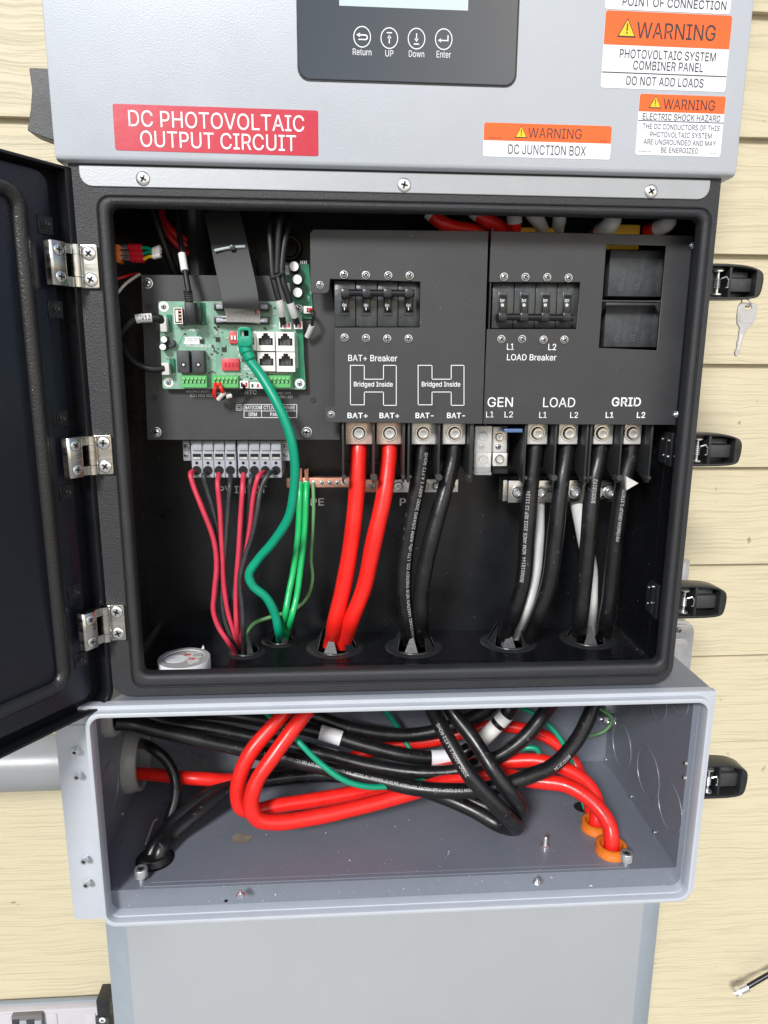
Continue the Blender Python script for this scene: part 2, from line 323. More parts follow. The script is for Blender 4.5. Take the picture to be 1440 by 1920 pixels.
# letter outlines of a plain sans serif: advance, loops of x,y pairs
GD = {'A': (192, [[7,0,81,203,110,203,185,0,158,0,115,121,111,134,106,149,100,168,93,191,98,191,91,168,85,148,80,133,76,121,34,0],[44,57,44,79,148,79,148,57]]),
'B': (182, [[24,0,24,203,96,203,116,202,132,196,144,188,152,177,158,164,159,150,158,138,155,128,149,120,143,114,135,110,126,107,126,105,136,103,145,98,154,91,161,81,166,69,167,54,165,40,160,27,151,16,138,7,120,2,99,0],[50,23,98,23,118,25,132,32,140,42,142,55,141,65,137,74,131,81,122,87,112,91,99,92,50,92],[50,114,95,114,106,115,115,118,123,124,129,131,133,139,134,149,132,161,125,172,113,178,96,181,50,181]]),
'C': (204, [[107,-3,82,0,60,10,42,25,28,46,19,72,16,102,19,132,28,157,42,178,60,193,82,203,107,206,122,205,136,202,149,196,161,188,171,179,179,167,185,154,189,139,163,139,160,149,156,158,150,165,143,171,135,176,126,180,117,182,107,182,89,180,73,173,60,161,50,146,44,126,41,102,44,78,50,58,60,42,74,31,89,24,107,21,117,22,126,24,135,27,143,32,150,38,156,46,160,54,163,64,189,64,185,49,179,36,171,25,161,15,149,7,136,2,122,-2]]),
'D': (201, [[88,0,38,0,38,23,86,23,109,25,127,32,141,44,152,60,158,79,160,102,158,125,152,144,142,160,128,171,110,178,88,181,37,181,37,203,90,203,118,200,141,191,160,177,173,156,182,131,185,102,182,73,173,47,159,27,140,12,116,3],[50,203,50,0,24,0,24,203]]),
'E': (167, [[24,0,24,203,149,203,149,181,50,181,50,114,142,114,142,91,50,91,50,23,150,23,150,0]]),
'F': (164, [[24,0,24,203,148,203,148,181,50,181,50,111,138,111,138,88,50,88,50,0]]),
'G': (208, [[107,-3,82,0,60,10,41,25,28,46,19,72,16,102,19,132,28,157,41,178,60,193,81,203,106,206,122,205,136,201,149,196,161,188,171,178,180,167,186,154,190,139,163,139,160,149,155,157,149,165,142,171,135,176,126,179,117,182,106,182,89,180,73,173,60,161,50,146,44,126,41,102,44,78,50,58,60,42,74,31,90,24,107,21,124,23,138,28,150,37,158,49,164,64,166,81,174,80,113,80,113,102,191,102,191,80,188,57,180,36,167,20,151,8,130,0]]),
'H': (207, [[24,0,24,203,50,203,50,116,157,116,157,203,183,203,183,0,157,0,157,93,50,93,50,0]]),
'I': (120, [[12,0,12,23,47,23,47,181,12,181,12,203,108,203,108,181,73,181,73,23,108,23,108,0]]),
'J': (159, [[74,-3,50,1,30,13,17,32,13,58,13,69,39,69,39,58,41,42,49,30,60,22,74,20,88,22,99,30,106,42,109,58,109,203,135,203,135,58,130,32,118,13,98,1]]),
'K': (187, [[42,58,42,86,49,96,56,104,63,113,70,121,77,130,85,138,145,203,179,203,92,110,91,110],[24,0,24,203,50,203,50,134,50,90,50,77,50,0],[149,0,75,104,91,124,179,0]]),
'L': (157, [[24,0,24,203,50,203,50,23,144,23,144,0]]),
'M': (251, [[24,0,24,203,61,203,111,75,113,70,115,64,117,57,120,49,122,41,125,34,127,26,129,20,123,20,125,26,127,33,130,41,132,48,134,56,137,63,139,70,141,75,191,203,227,203,227,0,202,0,202,116,202,123,202,131,202,139,202,147,202,165,203,174,203,183,205,183,202,173,199,164,196,154,193,145,190,137,187,129,184,122,182,116,137,0,114,0,68,116,66,122,64,128,61,136,58,144,55,153,52,163,48,173,45,183,48,183,48,175,48,166,48,158,48,149,49,131,49,123,49,116,49,0]]),
'N': (209, [[24,0,24,203,54,203,137,73,141,67,145,60,150,52,155,43,160,33,166,22,162,21,161,33,160,43,160,54,160,63,160,71,160,78,160,203,185,203,185,0,155,0,81,116,76,124,71,132,65,142,59,152,52,165,43,181,48,181,48,167,49,153,49,141,50,131,50,123,50,116,50,0]]),
'O': (213, [[107,-3,82,0,60,10,42,25,28,46,19,72,16,102,19,132,28,157,42,178,60,193,82,203,107,206,132,203,153,193,172,178,186,157,194,132,197,102,194,72,186,46,172,25,153,10,132,0],[107,21,124,23,140,30,153,42,163,58,170,78,172,102,170,126,163,146,153,162,140,173,124,180,107,182,89,180,74,173,60,162,50,146,44,126,41,102,44,78,50,58,60,42,74,30,89,23]]),
'P': (178, [[24,0,24,203,94,203,116,201,133,195,146,185,156,172,162,156,163,139,162,122,156,106,146,93,133,83,116,76,94,74,44,74,44,97,93,97,107,98,119,102,127,109,133,117,137,128,138,139,137,150,133,161,127,169,119,175,107,179,93,181,50,181,50,0]]),
'Q': (213, [[98,64,125,64,148,34,153,26,187,-19,160,-19,138,11,132,18],[107,-3,82,0,60,10,42,25,28,46,19,72,16,102,19,132,28,157,42,178,60,193,82,203,107,206,132,203,153,193,172,178,186,157,194,132,197,102,194,72,186,46,172,25,153,10,132,0],[107,21,124,23,140,30,153,42,163,58,170,78,172,102,170,126,163,146,153,162,140,173,124,180,107,182,89,180,74,173,60,162,50,146,44,126,41,102,44,78,50,58,60,42,74,30,89,23]]),
'R': (180, [[24,0,24,203,94,203,116,201,133,195,147,186,156,173,162,158,164,141,162,124,156,109,147,96,133,87,116,81,94,79,39,79,39,102,93,102,108,103,119,107,128,112,133,120,137,130,138,141,137,152,133,162,128,170,119,176,108,180,93,181,50,181,50,0],[141,0,92,92,121,92,171,0]]),
'S': (179, [[89,-4,69,-2,51,4,36,12,26,24,18,38,15,55,42,55,44,44,49,35,57,28,67,23,78,21,89,20,103,21,114,24,124,29,132,37,137,46,138,56,137,65,133,72,126,77,118,82,109,86,98,89,73,96,51,104,34,116,24,130,21,149,23,165,30,179,41,191,55,199,72,204,91,206,110,204,126,199,140,191,151,179,158,166,160,151,135,151,131,165,121,175,107,181,90,183,78,182,67,179,58,174,51,167,47,159,46,150,48,141,52,133,59,128,68,123,77,120,85,117,106,112,115,109,125,105,134,101,143,95,151,88,158,79,162,68,163,55,161,40,155,25,144,13,129,4,111,-2]]),
'T': (179, [[13,181,13,203,167,203,167,181,103,181,103,0,77,0,77,181]]),
'U': (207, [[104,-3,81,-1,62,6,46,17,34,32,26,49,24,69,24,203,50,203,50,71,51,57,56,45,64,35,75,27,88,22,104,21,119,22,132,27,143,35,151,45,155,57,157,71,157,203,183,203,183,69,180,49,173,32,161,17,145,6,126,-1]]),
'V': (192, [[82,0,7,203,34,203,77,82,81,70,86,55,92,36,99,12,94,12,101,36,107,55,112,71,116,82,158,203,185,203,111,0]]),
'W': (274, [[62,0,7,203,33,203,65,78,68,68,70,58,72,48,75,37,77,27,79,16,76,16,78,27,80,37,82,48,85,58,87,68,90,78,122,203,152,203,185,78,187,68,190,58,192,48,194,37,197,27,199,16,195,16,197,27,200,37,202,48,204,58,207,68,209,78,241,203,268,203,212,0,182,0,147,129,144,142,141,157,137,172,134,190,140,190,137,173,134,158,131,144,127,129,92,0]]),
'X': (190, [[7,0,87,114,87,95,12,203,42,203,71,160,77,152,82,144,86,138,89,132,93,125,97,117,93,117,97,125,101,131,105,138,109,144,114,152,119,160,149,203,178,203,104,96,104,115,182,0,153,0,117,52,112,59,107,66,103,72,100,78,96,85,92,92,98,92,94,85,90,79,86,72,82,66,78,60,73,52,37,0]]),
'Y': (189, [[81,0,81,83,7,203,36,203,77,138,83,127,89,117,94,106,100,92,89,92,95,106,100,117,106,127,112,138,152,203,182,203,107,83,107,0]]),
'Z': (175, [[17,0,17,19,109,154,116,163,122,172,129,181,136,190,139,182,127,181,114,181,102,181,89,181,16,181,16,203,159,203,159,185,67,51,61,42,54,32,46,23,39,13,36,22,48,22,61,23,73,23,86,23,160,23,160,0]]),
'a': (156, [[64,-3,50,-2,38,2,27,9,19,18,14,29,12,43,13,55,17,64,23,72,31,77,40,81,50,84,61,86,71,88,84,90,93,91,101,92,106,94,109,97,110,102,110,103,109,111,107,119,102,124,96,129,88,131,78,132,68,131,60,129,53,125,47,120,43,115,40,110,16,116,23,129,31,138,42,145,53,150,65,153,78,154,86,153,96,152,105,149,114,144,122,137,129,128,133,116,135,101,135,0,111,0,111,21,109,21,106,15,101,10,94,5,86,0,76,-2],[68,18,81,19,91,23,99,30,105,37,109,46,110,55,110,76,108,74,104,73,99,71,93,70,86,69,80,68,75,68,70,67,62,66,54,63,47,60,41,56,38,50,37,42,38,35,41,29,46,24,52,21,60,19]]),
'b': (170, [[92,-3,79,-2,69,2,61,7,55,12,51,18,47,23,45,23,45,0,21,0,21,203,45,203,45,128,47,128,51,133,55,138,61,144,69,149,79,153,92,154,110,151,125,144,138,133,148,117,154,98,156,76,154,53,148,34,138,18,125,6,110,-1],[88,19,101,21,112,26,120,35,126,47,130,60,131,76,130,91,126,104,120,116,112,125,101,130,88,132,75,130,64,125,56,116,50,105,46,92,45,76,46,60,50,46,56,35,65,26,75,21]]),
'c': (158, [[83,-3,64,-1,47,7,33,18,22,34,16,53,14,75,16,97,22,116,33,132,47,144,64,151,83,154,94,153,104,151,113,147,122,142,130,136,136,129,141,120,145,111,121,105,119,110,116,116,112,120,108,124,103,128,97,130,90,131,83,132,69,130,58,124,49,115,43,103,40,90,39,75,40,60,43,47,49,35,58,26,69,21,83,19,90,19,97,21,103,23,108,26,113,31,117,35,120,41,122,47,145,41,142,31,136,22,130,15,122,9,114,3,104,0,94,-3]]),
'd': (170, [[78,-3,60,-1,45,6,32,18,22,34,16,53,14,76,16,98,22,117,32,133,45,144,60,151,78,154,91,153,101,149,109,144,115,138,119,133,122,128,124,128,124,203,149,203,149,0,125,0,125,23,123,23,119,18,115,12,109,7,101,2,91,-2],[82,19,95,21,105,26,114,35,120,46,123,60,125,76,123,92,120,105,114,116,105,125,95,130,82,132,69,130,58,125,49,116,43,104,40,91,39,76,40,60,43,47,50,35,58,26,69,21]]),
'e': (162, [[85,-3,64,-1,47,7,33,18,22,34,16,53,14,75,16,97,22,116,32,132,46,144,63,151,82,154,94,153,106,150,118,144,128,136,136,126,143,113,147,97,148,78,148,68,30,68,30,88,135,88,124,81,123,95,119,107,113,118,105,126,95,130,82,132,69,130,59,125,50,118,44,108,40,97,38,84,38,71,40,55,44,42,51,32,60,25,72,20,85,18,94,19,101,21,108,24,114,29,119,35,122,42,146,36,141,25,134,16,125,8,113,2,100,-2]]),
'f': (101, [[91,152,91,131,3,131,3,152],[32,0,32,173,34,185,38,194,45,202,54,208,64,211,75,212,83,212,89,211,94,210,97,208,91,187,89,188,86,189,82,189,78,190,68,188,62,184,58,177,57,167,57,0]]),
'g': (170, [[83,-60,67,-59,54,-56,42,-51,33,-44,26,-36,20,-28,41,-16,44,-21,49,-26,54,-31,62,-35,71,-38,83,-39,100,-37,113,-30,122,-19,125,-2,125,27,122,27,119,22,115,17,109,11,101,6,91,3,78,2,61,4,45,11,32,21,22,36,16,54,14,76,16,98,22,117,32,133,45,144,61,151,78,154,91,153,101,149,109,144,115,138,120,133,123,128,125,128,125,152,149,152,149,-4,147,-22,140,-36,130,-47,116,-54,100,-59],[82,24,95,25,105,30,114,38,120,48,124,62,125,77,124,92,120,106,114,117,106,125,95,130,82,132,69,130,58,125,50,116,43,105,40,92,39,77,40,62,43,49,50,38,58,30,69,25]]),
'h': (164, [[45,91,45,0,21,0,21,203,45,203,45,115,41,115,49,133,61,145,75,152,91,154,105,152,118,147,128,139,136,128,141,114,143,96,143,0,118,0,118,94,116,110,109,122,98,129,84,132,74,130,64,127,57,121,51,113,47,103]]),
'i': (67, [[21,0,21,152,45,152,45,0],[33,177,27,178,22,182,18,187,17,193,18,200,22,205,27,208,33,209,40,208,46,205,49,200,51,193,49,187,46,182,40,178]]),
'j': (67, [[21,152,45,152,45,-12,44,-25,41,-36,34,-45,26,-52,15,-56,2,-57,-4,-57,-4,-35,1,-35,10,-33,16,-29,20,-21,21,-12],[33,177,27,178,21,182,18,187,16,193,18,200,21,205,27,208,33,209,40,208,45,205,49,200,50,193,49,187,45,182,40,178]]),
'k': (152, [[44,55,44,85,48,85,114,152,144,152,74,80,71,80],[21,0,21,203,45,203,45,0],[118,0,59,74,76,91,149,0]]),
'l': (76, [[56,-1,40,1,30,8,23,19,21,34,21,203,45,203,45,39,46,31,48,25,52,22,58,21,62,21,64,21,66,21,68,22,72,1,69,0,65,0,60,-1]]),
'm': (244, [[21,0,21,152,45,152,45,118,43,118,47,129,53,138,60,145,69,150,78,153,88,154,103,152,115,144,124,133,128,118,125,118,129,128,135,137,143,145,152,150,163,153,175,154,187,153,199,149,209,142,216,131,221,118,223,102,223,0,198,0,198,101,196,116,189,125,179,130,167,132,158,131,150,128,143,123,138,116,135,108,134,99,134,0,110,0,110,104,108,115,101,124,92,130,80,132,71,131,63,128,56,123,50,116,47,106,45,95,45,0]]),
'n': (164, [[45,91,45,0,21,0,21,152,45,152,45,115,41,115,49,133,61,145,75,152,91,154,105,152,118,147,128,139,136,128,141,114,143,96,143,0,118,0,118,94,116,110,109,122,98,129,84,132,74,130,64,127,57,121,51,113,47,103]]),
'o': (166, [[83,-3,64,-1,47,7,33,18,22,34,16,53,14,75,16,97,22,116,33,132,47,144,64,151,83,154,102,151,119,144,133,132,144,116,150,97,152,75,150,53,144,34,133,18,119,7,102,-1],[83,19,97,21,108,26,117,35,123,47,126,60,128,75,126,90,123,103,117,115,108,124,97,130,83,132,69,130,58,124,49,115,43,103,40,90,39,75,40,60,43,47,49,35,58,26,69,21]]),
'p': (170, [[21,-57,21,152,45,152,45,128,47,128,51,133,55,138,61,144,69,149,79,153,92,154,110,151,125,144,138,133,148,117,154,98,156,76,154,53,148,34,138,18,125,6,110,-1,92,-3,79,-2,69,2,61,7,55,12,51,18,47,23,45,23,45,-57],[88,19,101,21,112,26,120,35,126,47,130,60,131,76,130,91,126,104,120,116,112,125,101,130,88,132,75,130,64,125,56,116,50,105,46,92,45,76,46,60,50,46,56,35,65,26,75,21]]),
'q': (170, [[149,-57,124,-57,124,23,122,23,119,18,115,12,109,7,101,2,91,-2,78,-3,60,-1,45,6,32,18,22,34,16,53,14,76,16,98,22,117,32,133,45,144,60,151,78,154,91,153,101,149,109,144,115,138,119,133,123,128,125,128,125,152,149,152],[82,19,95,21,105,26,114,35,120,46,123,60,125,76,123,92,120,105,114,116,105,125,95,130,82,132,69,130,58,125,49,116,43,104,40,91,39,76,40,60,43,47,50,35,58,26,69,21]]),
'r': (104, [[21,0,21,152,45,152,45,128,46,128,52,139,61,147,72,152,85,154,88,154,92,154,97,153,97,129,95,129,92,130,88,130,83,130,73,129,64,126,56,121,50,113,47,105,45,95,45,0]]),
's': (146, [[73,-3,58,-2,45,1,34,7,25,15,18,25,14,38,38,43,42,32,50,24,60,20,73,18,87,20,98,25,105,32,107,41,106,48,102,54,95,59,85,62,60,68,42,74,29,83,21,95,19,110,21,122,26,133,35,141,46,148,60,152,75,154,89,153,102,149,112,143,120,136,126,126,130,116,107,111,103,119,97,126,88,131,75,133,62,131,52,127,46,120,43,111,45,103,50,97,57,93,69,89,92,84,110,77,122,69,130,57,132,43,131,30,125,19,116,10,104,3,89,-2]]),
't': (91, [[82,152,82,131,3,131,3,152],[26,188,50,188,50,39,51,30,54,25,60,21,68,20,71,20,74,20,78,21,81,21,85,1,81,0,77,-1,72,-2,67,-2,50,1,37,9,29,21,26,37]]),
'u': (164, [[73,-2,59,0,46,4,36,12,28,23,23,38,21,56,21,152,45,152,45,58,48,42,55,30,66,23,80,20,90,21,100,25,107,31,113,39,117,49,118,61,118,152,143,152,143,0,119,0,119,37,123,37,114,19,103,7,89,0]]),
'v': (156, [[65,0,7,152,34,152,66,62,71,48,75,35,78,21,82,8,74,8,77,21,81,35,85,48,90,62,122,152,149,152,91,0]]),
'w': (227, [[55,0,9,152,35,152,53,85,57,71,62,55,66,37,70,17,66,17,70,36,74,54,78,70,82,85,101,152,127,152,145,85,149,71,153,54,157,36,161,17,157,17,161,36,165,54,169,70,173,85,192,152,218,152,172,0,147,0,128,69,125,79,122,90,119,101,116,112,113,124,111,135,116,135,113,124,111,112,108,101,105,90,102,79,99,69,79,0]]),
'x': (151, [[8,0,69,87,68,68,11,152,40,152,59,122,66,111,72,101,77,92,83,82,70,82,76,92,81,101,87,111,93,122,113,152,141,152,83,67,83,86,143,0,115,0,92,34,86,45,80,54,75,64,69,73,82,73,76,64,71,54,66,45,59,34,37,0]]),
'y': (156, [[19,-55,25,-34,29,-35,35,-36,42,-36,47,-34,52,-30,56,-23,60,-14,65,-1,7,152,34,152,66,62,71,48,75,35,78,21,82,8,73,8,77,21,81,35,85,48,90,62,122,152,149,152,82,-23,77,-34,71,-43,64,-50,56,-54,47,-57,37,-58,31,-58,26,-57,22,-56]]),
'z': (152, [[17,0,17,18,102,128,102,129,19,129,19,152,133,152,133,132,50,24,50,23,135,23,135,0]]),
'0': (181, [[91,-3,70,0,52,10,38,25,28,45,21,71,19,102,21,132,28,158,38,179,52,194,70,203,91,206,112,203,129,194,143,179,154,158,160,132,162,102,160,71,154,45,143,25,129,10,112,0],[91,20,104,22,116,29,125,41,132,57,136,78,138,102,136,126,132,146,125,162,116,174,104,181,91,184,77,181,65,174,56,162,49,146,45,126,44,102,45,78,49,57,56,41,65,29,77,22]]),
'1': (181, [[31,0,31,22,156,22,156,0],[110,203,110,0,85,0,85,179,84,179,34,143,34,171,79,203]]),
'2': (181, [[26,0,26,19,94,91,104,103,113,113,120,122,124,131,127,139,128,149,127,159,123,167,117,174,109,180,100,183,89,184,78,183,69,179,61,173,56,165,52,156,51,145,26,145,28,162,34,177,44,189,57,198,73,204,90,206,107,204,122,199,135,190,144,178,150,164,152,149,151,138,148,127,143,116,134,103,122,89,107,72,61,24,61,23,156,23,156,0]]),
'3': (181, [[87,-3,69,-1,53,4,39,12,28,23,21,37,17,53,44,53,46,43,51,35,57,28,66,24,76,21,87,20,99,21,110,24,119,30,126,37,130,47,132,58,130,69,126,78,120,87,110,93,97,98,80,99,63,99,63,120,115,179,115,181,28,181,28,203,149,203,149,184,85,111,85,116,105,115,123,110,138,101,148,89,155,74,157,58,155,41,148,26,137,14,123,5,107,-1]]),
'4': (181, [[16,42,16,63,99,203,124,203,43,66,43,65,165,65,165,42],[113,0,113,48,113,58,113,127,137,127,137,0]]),
'5': (181, [[88,-3,71,-1,56,4,43,13,33,24,27,37,24,52,49,52,51,43,55,36,61,29,69,24,78,21,88,20,100,21,110,26,119,33,126,42,130,53,131,65,130,77,125,88,119,98,110,105,99,109,87,111,77,110,67,107,58,103,51,98,27,101,38,203,147,203,147,181,60,181,54,121,62,126,71,130,81,133,92,133,105,132,118,128,129,122,138,114,146,104,152,92,155,79,156,65,154,47,148,30,137,17,123,6,107,-1]]),
'6': (181, [[91,-3,73,-1,57,6,44,16,34,30,28,46,25,65,27,80,32,96,41,114,55,136,101,203,129,203,60,104,58,104,62,110,66,115,72,119,78,123,86,125,94,126,111,124,126,118,139,108,148,96,154,81,156,63,153,45,147,29,137,16,124,6,108,-1],[91,19,102,21,111,25,120,32,126,41,130,51,131,63,130,75,126,85,120,94,111,101,102,105,91,106,79,105,70,101,61,94,55,86,51,75,50,63,51,51,55,41,61,32,70,25,79,21]]),
'7': (181, [[39,0,129,179,129,181,25,181,25,203,156,203,156,179,66,0]]),
'8': (181, [[91,-3,71,-1,54,5,40,13,30,25,23,38,21,54,22,67,26,78,32,88,40,96,50,102,61,106,61,107,48,113,37,123,30,137,28,152,30,167,36,180,46,191,58,199,73,204,91,206,107,204,122,199,135,191,145,180,151,167,153,152,150,137,144,123,133,113,120,107,120,106,131,102,140,96,149,88,155,78,159,67,160,54,158,38,151,25,141,13,127,5,110,-1],[91,20,103,21,114,24,123,29,129,37,133,45,135,55,133,66,129,75,122,83,113,89,102,93,91,94,78,93,68,89,59,83,52,75,48,66,46,55,48,45,52,37,58,29,67,24,78,21],[91,116,101,117,110,120,117,125,123,132,126,141,128,150,127,160,123,168,117,175,110,180,101,183,91,184,80,183,71,180,63,175,58,168,54,160,53,150,54,141,58,132,64,125,71,120,80,117]]),
'9': (181, [[90,206,108,204,124,198,137,187,147,174,153,157,156,139,154,124,149,108,140,90,126,67,80,0,52,0,121,99,123,99,120,93,115,88,109,84,103,81,95,79,87,78,70,80,55,86,42,95,33,108,27,123,25,141,28,159,34,175,44,188,57,198,73,204],[90,184,79,183,70,178,61,172,55,163,51,152,50,141,51,129,55,118,61,109,70,103,79,99,90,97,102,99,111,103,120,109,126,118,130,128,131,140,130,152,126,163,120,172,112,178,102,183]]),
'+': (181, [[79,14,79,145,102,145,102,14],[25,69,25,90,156,90,156,69]]),
'-': (181, [[135,98,135,75,46,75,46,98]]),
'|': (92, [[57,269,57,-66,35,-66,35,269]]),
'(': (109, [[36,83,37,106,40,129,46,153,53,176,61,198,71,216,94,216,85,194,76,171,70,148,65,125,62,103,60,83,61,64,64,46,69,27,75,6,84,-15,94,-38,71,-38,55,-9,45,22,38,52]]),
')': (109, [[15,-38,26,-15,34,7,41,27,45,47,48,65,49,83,48,103,45,125,40,148,33,171,25,194,15,216,39,216,48,198,57,176,64,153,69,129,72,105,74,83,71,52,65,21,54,-9,39,-38]]),
'/': (100, [[94,213,28,-31,6,-31,71,213]]),
'<': (181, [[26,71,26,88,155,153,155,126,57,80,58,82,58,78,57,79,155,32,155,6]]),
'>': (181, [[155,71,26,6,26,32,124,79,123,78,123,82,124,80,26,126,26,153,155,88]]),
'.': (75, [[38,-2,31,0,25,4,21,9,20,16,21,23,25,29,31,33,38,35,45,33,51,29,55,23,56,16,55,9,51,4,45,0]]),
':': (75, [[38,-2,31,0,25,4,21,9,20,16,21,23,25,29,31,33,38,35,45,33,51,29,55,23,56,16,55,9,51,4,45,0],[38,108,31,110,25,114,21,119,20,126,21,134,25,139,31,143,38,145,45,143,51,139,55,134,56,126,55,119,51,114,45,110]]),
'%': (270, [[70,113,58,115,48,119,40,125,35,134,31,144,30,155,30,165,31,176,35,186,40,194,48,201,58,205,70,207,82,205,92,201,100,194,106,186,109,176,110,165,110,155,109,144,106,134,100,125,92,119,82,115],[70,131,79,133,85,138,88,146,89,155,89,165,88,174,85,182,79,187,70,189,61,187,55,182,52,174,51,165,51,155,52,146,55,138,61,133],[200,-4,188,-2,178,2,171,8,165,17,161,27,160,38,160,48,161,59,165,69,171,77,179,84,189,88,200,90,212,88,222,84,230,77,236,69,239,59,240,48,240,38,239,27,236,17,230,8,222,2,212,-2],[200,14,209,16,215,21,218,29,220,38,220,48,219,57,215,65,209,70,200,72,192,70,186,65,182,57,181,48,181,38,182,29,186,21,191,16],[53,0,193,203,216,203,76,0]]),
}
def glyphs(string, bold=0.):
    """triangulated lettering, fitted to the unit square"""
    key = (string, bold)
    if key in GLY: return GLY[key]
    pen = 0; vs = []; fs = []
    for ch in string:
        if ch == ' ': pen += 78; continue
        adv, loops = GD[ch]; L2 = []
        for l in loops:
            p = [(l[k], l[k+1]) for k in range(0, len(l), 2)]
            if bold:
                q = []; n = len(p); w = bold*280
                for k in range(n):
                    (ax, ay), (bx, by), (cx, cy) = p[k-1], p[k], p[(k+1) % n]
                    d1 = Vector((bx-ax, by-ay)).normalized(); d2 = Vector((cx-bx, cy-by)).normalized()
                    nn = Vector((-d1.y-d2.y, d1.x+d2.x)); nn = nn.normalized()*w/max(.45, math.sqrt(max(.0, (1+d1.dot(d2))/2)))
                    q.append((bx+nn.x, by+nn.y))
                p = q
            L2.append(p)
        v, f = tri_loops(L2); o = len(vs)
        vs += [(x+pen, y) for x, y in v]; fs += [tuple(o+i for i in t) for t in f]; pen += adv+(bold*420 if bold > .015 else 0)
    x0, x1 = min(p[0] for p in vs), max(p[0] for p in vs); y0, y1 = min(p[1] for p in vs), max(p[1] for p in vs)
    GLY[key] = ([((x-x0)/(x1-x0), (y-y0)/(y1-y0)) for x, y in vs], fs); return GLY[key]
def tag(o, label, cat, group=None, kind=None):
    if label: o['label'] = label
    if cat: o['category'] = cat
    if group: o['group'] = group
    if kind: o['kind'] = kind
    return o
def thing(name, label, cat, loc, group=None):
    o = bpy.data.objects.new(name, None); COL.objects.link(o); o.location = loc; o.empty_display_size = .02
    ORG[o.name] = Vector(loc); return tag(o, label, cat, group)
def at_d(u, v, d): return at(u, v, D(d))
# screws -------------------------------------------------------------
def screw(parent, c, ax, r, style='pan', name='screw', m='steel', rot=None):
    """c on the surface, ax outward; pan = cross recessed, hex = socket bolt with washer, nut = hex nut on a stud"""
    mb = MB(); a, b, x = basis(ax); c = Vector(c); rot = random.uniform(0, 1.5) if rot is None else rot
    def pt(p, q, h): return c+(a*math.cos(rot)-b*math.sin(rot))*p+(a*math.sin(rot)+b*math.cos(rot))*q+x*h
    def bar(l, wd, h0, h1):
        for (p, q) in ((l, wd), (wd, l)):
            vs = [pt(i*p, j*q, h) for i in (-1, 1) for j in (-1, 1) for h in (h0, h1)]
            mb.add(vs, [(0, 1, 3, 2), (4, 6, 7, 5), (0, 4, 5, 1), (2, 3, 7, 6), (0, 2, 6, 4), (1, 5, 7, 3)])
    if style == 'pan':
        mb.lathe(c, ax, [(r, -.0005), (r, r*.10), (r*.8, r*.12), (r*.76, r*.14), (r*.72, r*.4), (r*.55, r*.55), (r*.3, r*.62), (.00005, r*.64)], 24)
        mb.mi(1); bar(r*.52, r*.15, r*.3, r*.68); mb.lathe(c, ax, [(r*.86, r*.125), (r*.86, r*.15), (r*.70, r*.15), (r*.70, r*.125)], 24)
    elif style == 'flat':
        mb.lathe(c, ax, [(r, -.0005), (r, r*.06), (r*.93, r*.12), (r*.55, r*.17), (.00005, r*.18)], 24)
        mb.mi(1); bar(r*.55, r*.15, r*.05, r*.2); mb.lathe(c, ax, [(r*1.06, r*.02), (r*1.06, r*.05), (r*.97, r*.05), (r*.97, r*.02)], 24)
    elif style == 'hex':
        mb.lathe(c, ax, [(r, -.0005), (r, r*.12), (r*.97, r*.16), (r*.80, r*.16), (r*.76, r*.05), (r*.70, r*.05), (r*.69, r*.5), (r*.63, r*.56), (r*.44, r*.56), (r*.42, r*.44), (.00005, r*.44)], 24)
        mb.mi(2).lathe(c, ax, [(r*.80, r*.165), (r*.80, r*.17), (r*.70, r*.17), (r*.70, r*.165)], 24)
        mb.mi(1)
        vs = [pt(r*.38*math.cos(i*math.pi/3), r*.38*math.sin(i*math.pi/3), r*.47) for i in range(6)]
        mb.add(vs, [(0, 1, 2, 3, 4, 5)])
    elif style == 'nut':
        mb.lathe(c, ax, [(r, -.0005), (r, r*.12), (r*.72, r*.13)], 24)
        mb.lathe(c, ax, [(r*.7, r*.1), (r*.7, r*.6), (r*.6, r*.68)], 6)
        mb.lathe(c, ax, [(r*.32, r*.5), (r*.32, r*1.15), (r*.2, r*1.25)], 12)
    elif style == 'capscrew':
        mb.lathe(c, ax, [(r*.45, -.001), (r*.45, r*1.0), (r, r*1.0), (r, r*2.2), (r*.92, r*2.35), (r*.55, r*2.35), (r*.5, r*2.0), (.00005, r*2.0)], 20)
        mb.mi(1); bar(r*.5, r*.12, r*1.9, r*2.3)
    return mb.build(name, [m, 'dark_hole' if style != 'hex' else 'socket_steel', 'dark_hole'], parent, smooth=35)
NF = Vector((0, -1, 0))
def fscrew(parent, u, v, d, rpx, style='pan', m='steel', name='screw'):
    return screw(parent, at_d(u, v, d), NF, rpx*pm(u, v, D(d)), style, name, m)
# cables -------------------------------------------------------------
def path(pts, n=10):
    """control points (u, v, depth Y as d behind the rim) -> smooth path in space; a 3D Vector passes through"""
    return catmull([p if isinstance(p, Vector) else at(p[0], p[1], D(p[2] if p[1] < 1285 else 1.043*p[2]+.025)) for p in pts], n)
def cable(name, label, cat, pts, r, m, group=None, n=10, sides=16, bands=(), prints=()):
    P = path(pts, n); ph = random.uniform(0, 6); r0 = r; R = [r*(1+.018*math.sin(i*.23+ph)+.012*math.sin(i*.61+2*ph)) for i in range(len(P))]
    if not bands and not prints:
        o = MB().tube(P, R, sides).build(name, m); return tag(o, label, cat, group), P
    o = MB().tube(P, R, sides).build(name, m); tag(o, label, cat, group)
    for (a, b2, bm_) in bands:
        i0, i1 = int(a*(len(P)-1)), max(int(a*(len(P)-1))+2, int(b2*(len(P)-1)))
        MB().tube(P[i0:i1+1], r*1.03+.0006, sides).build('label_band', bm_, o)
    for pr in prints: cable_print(o, P, r, *pr)
    return o, P
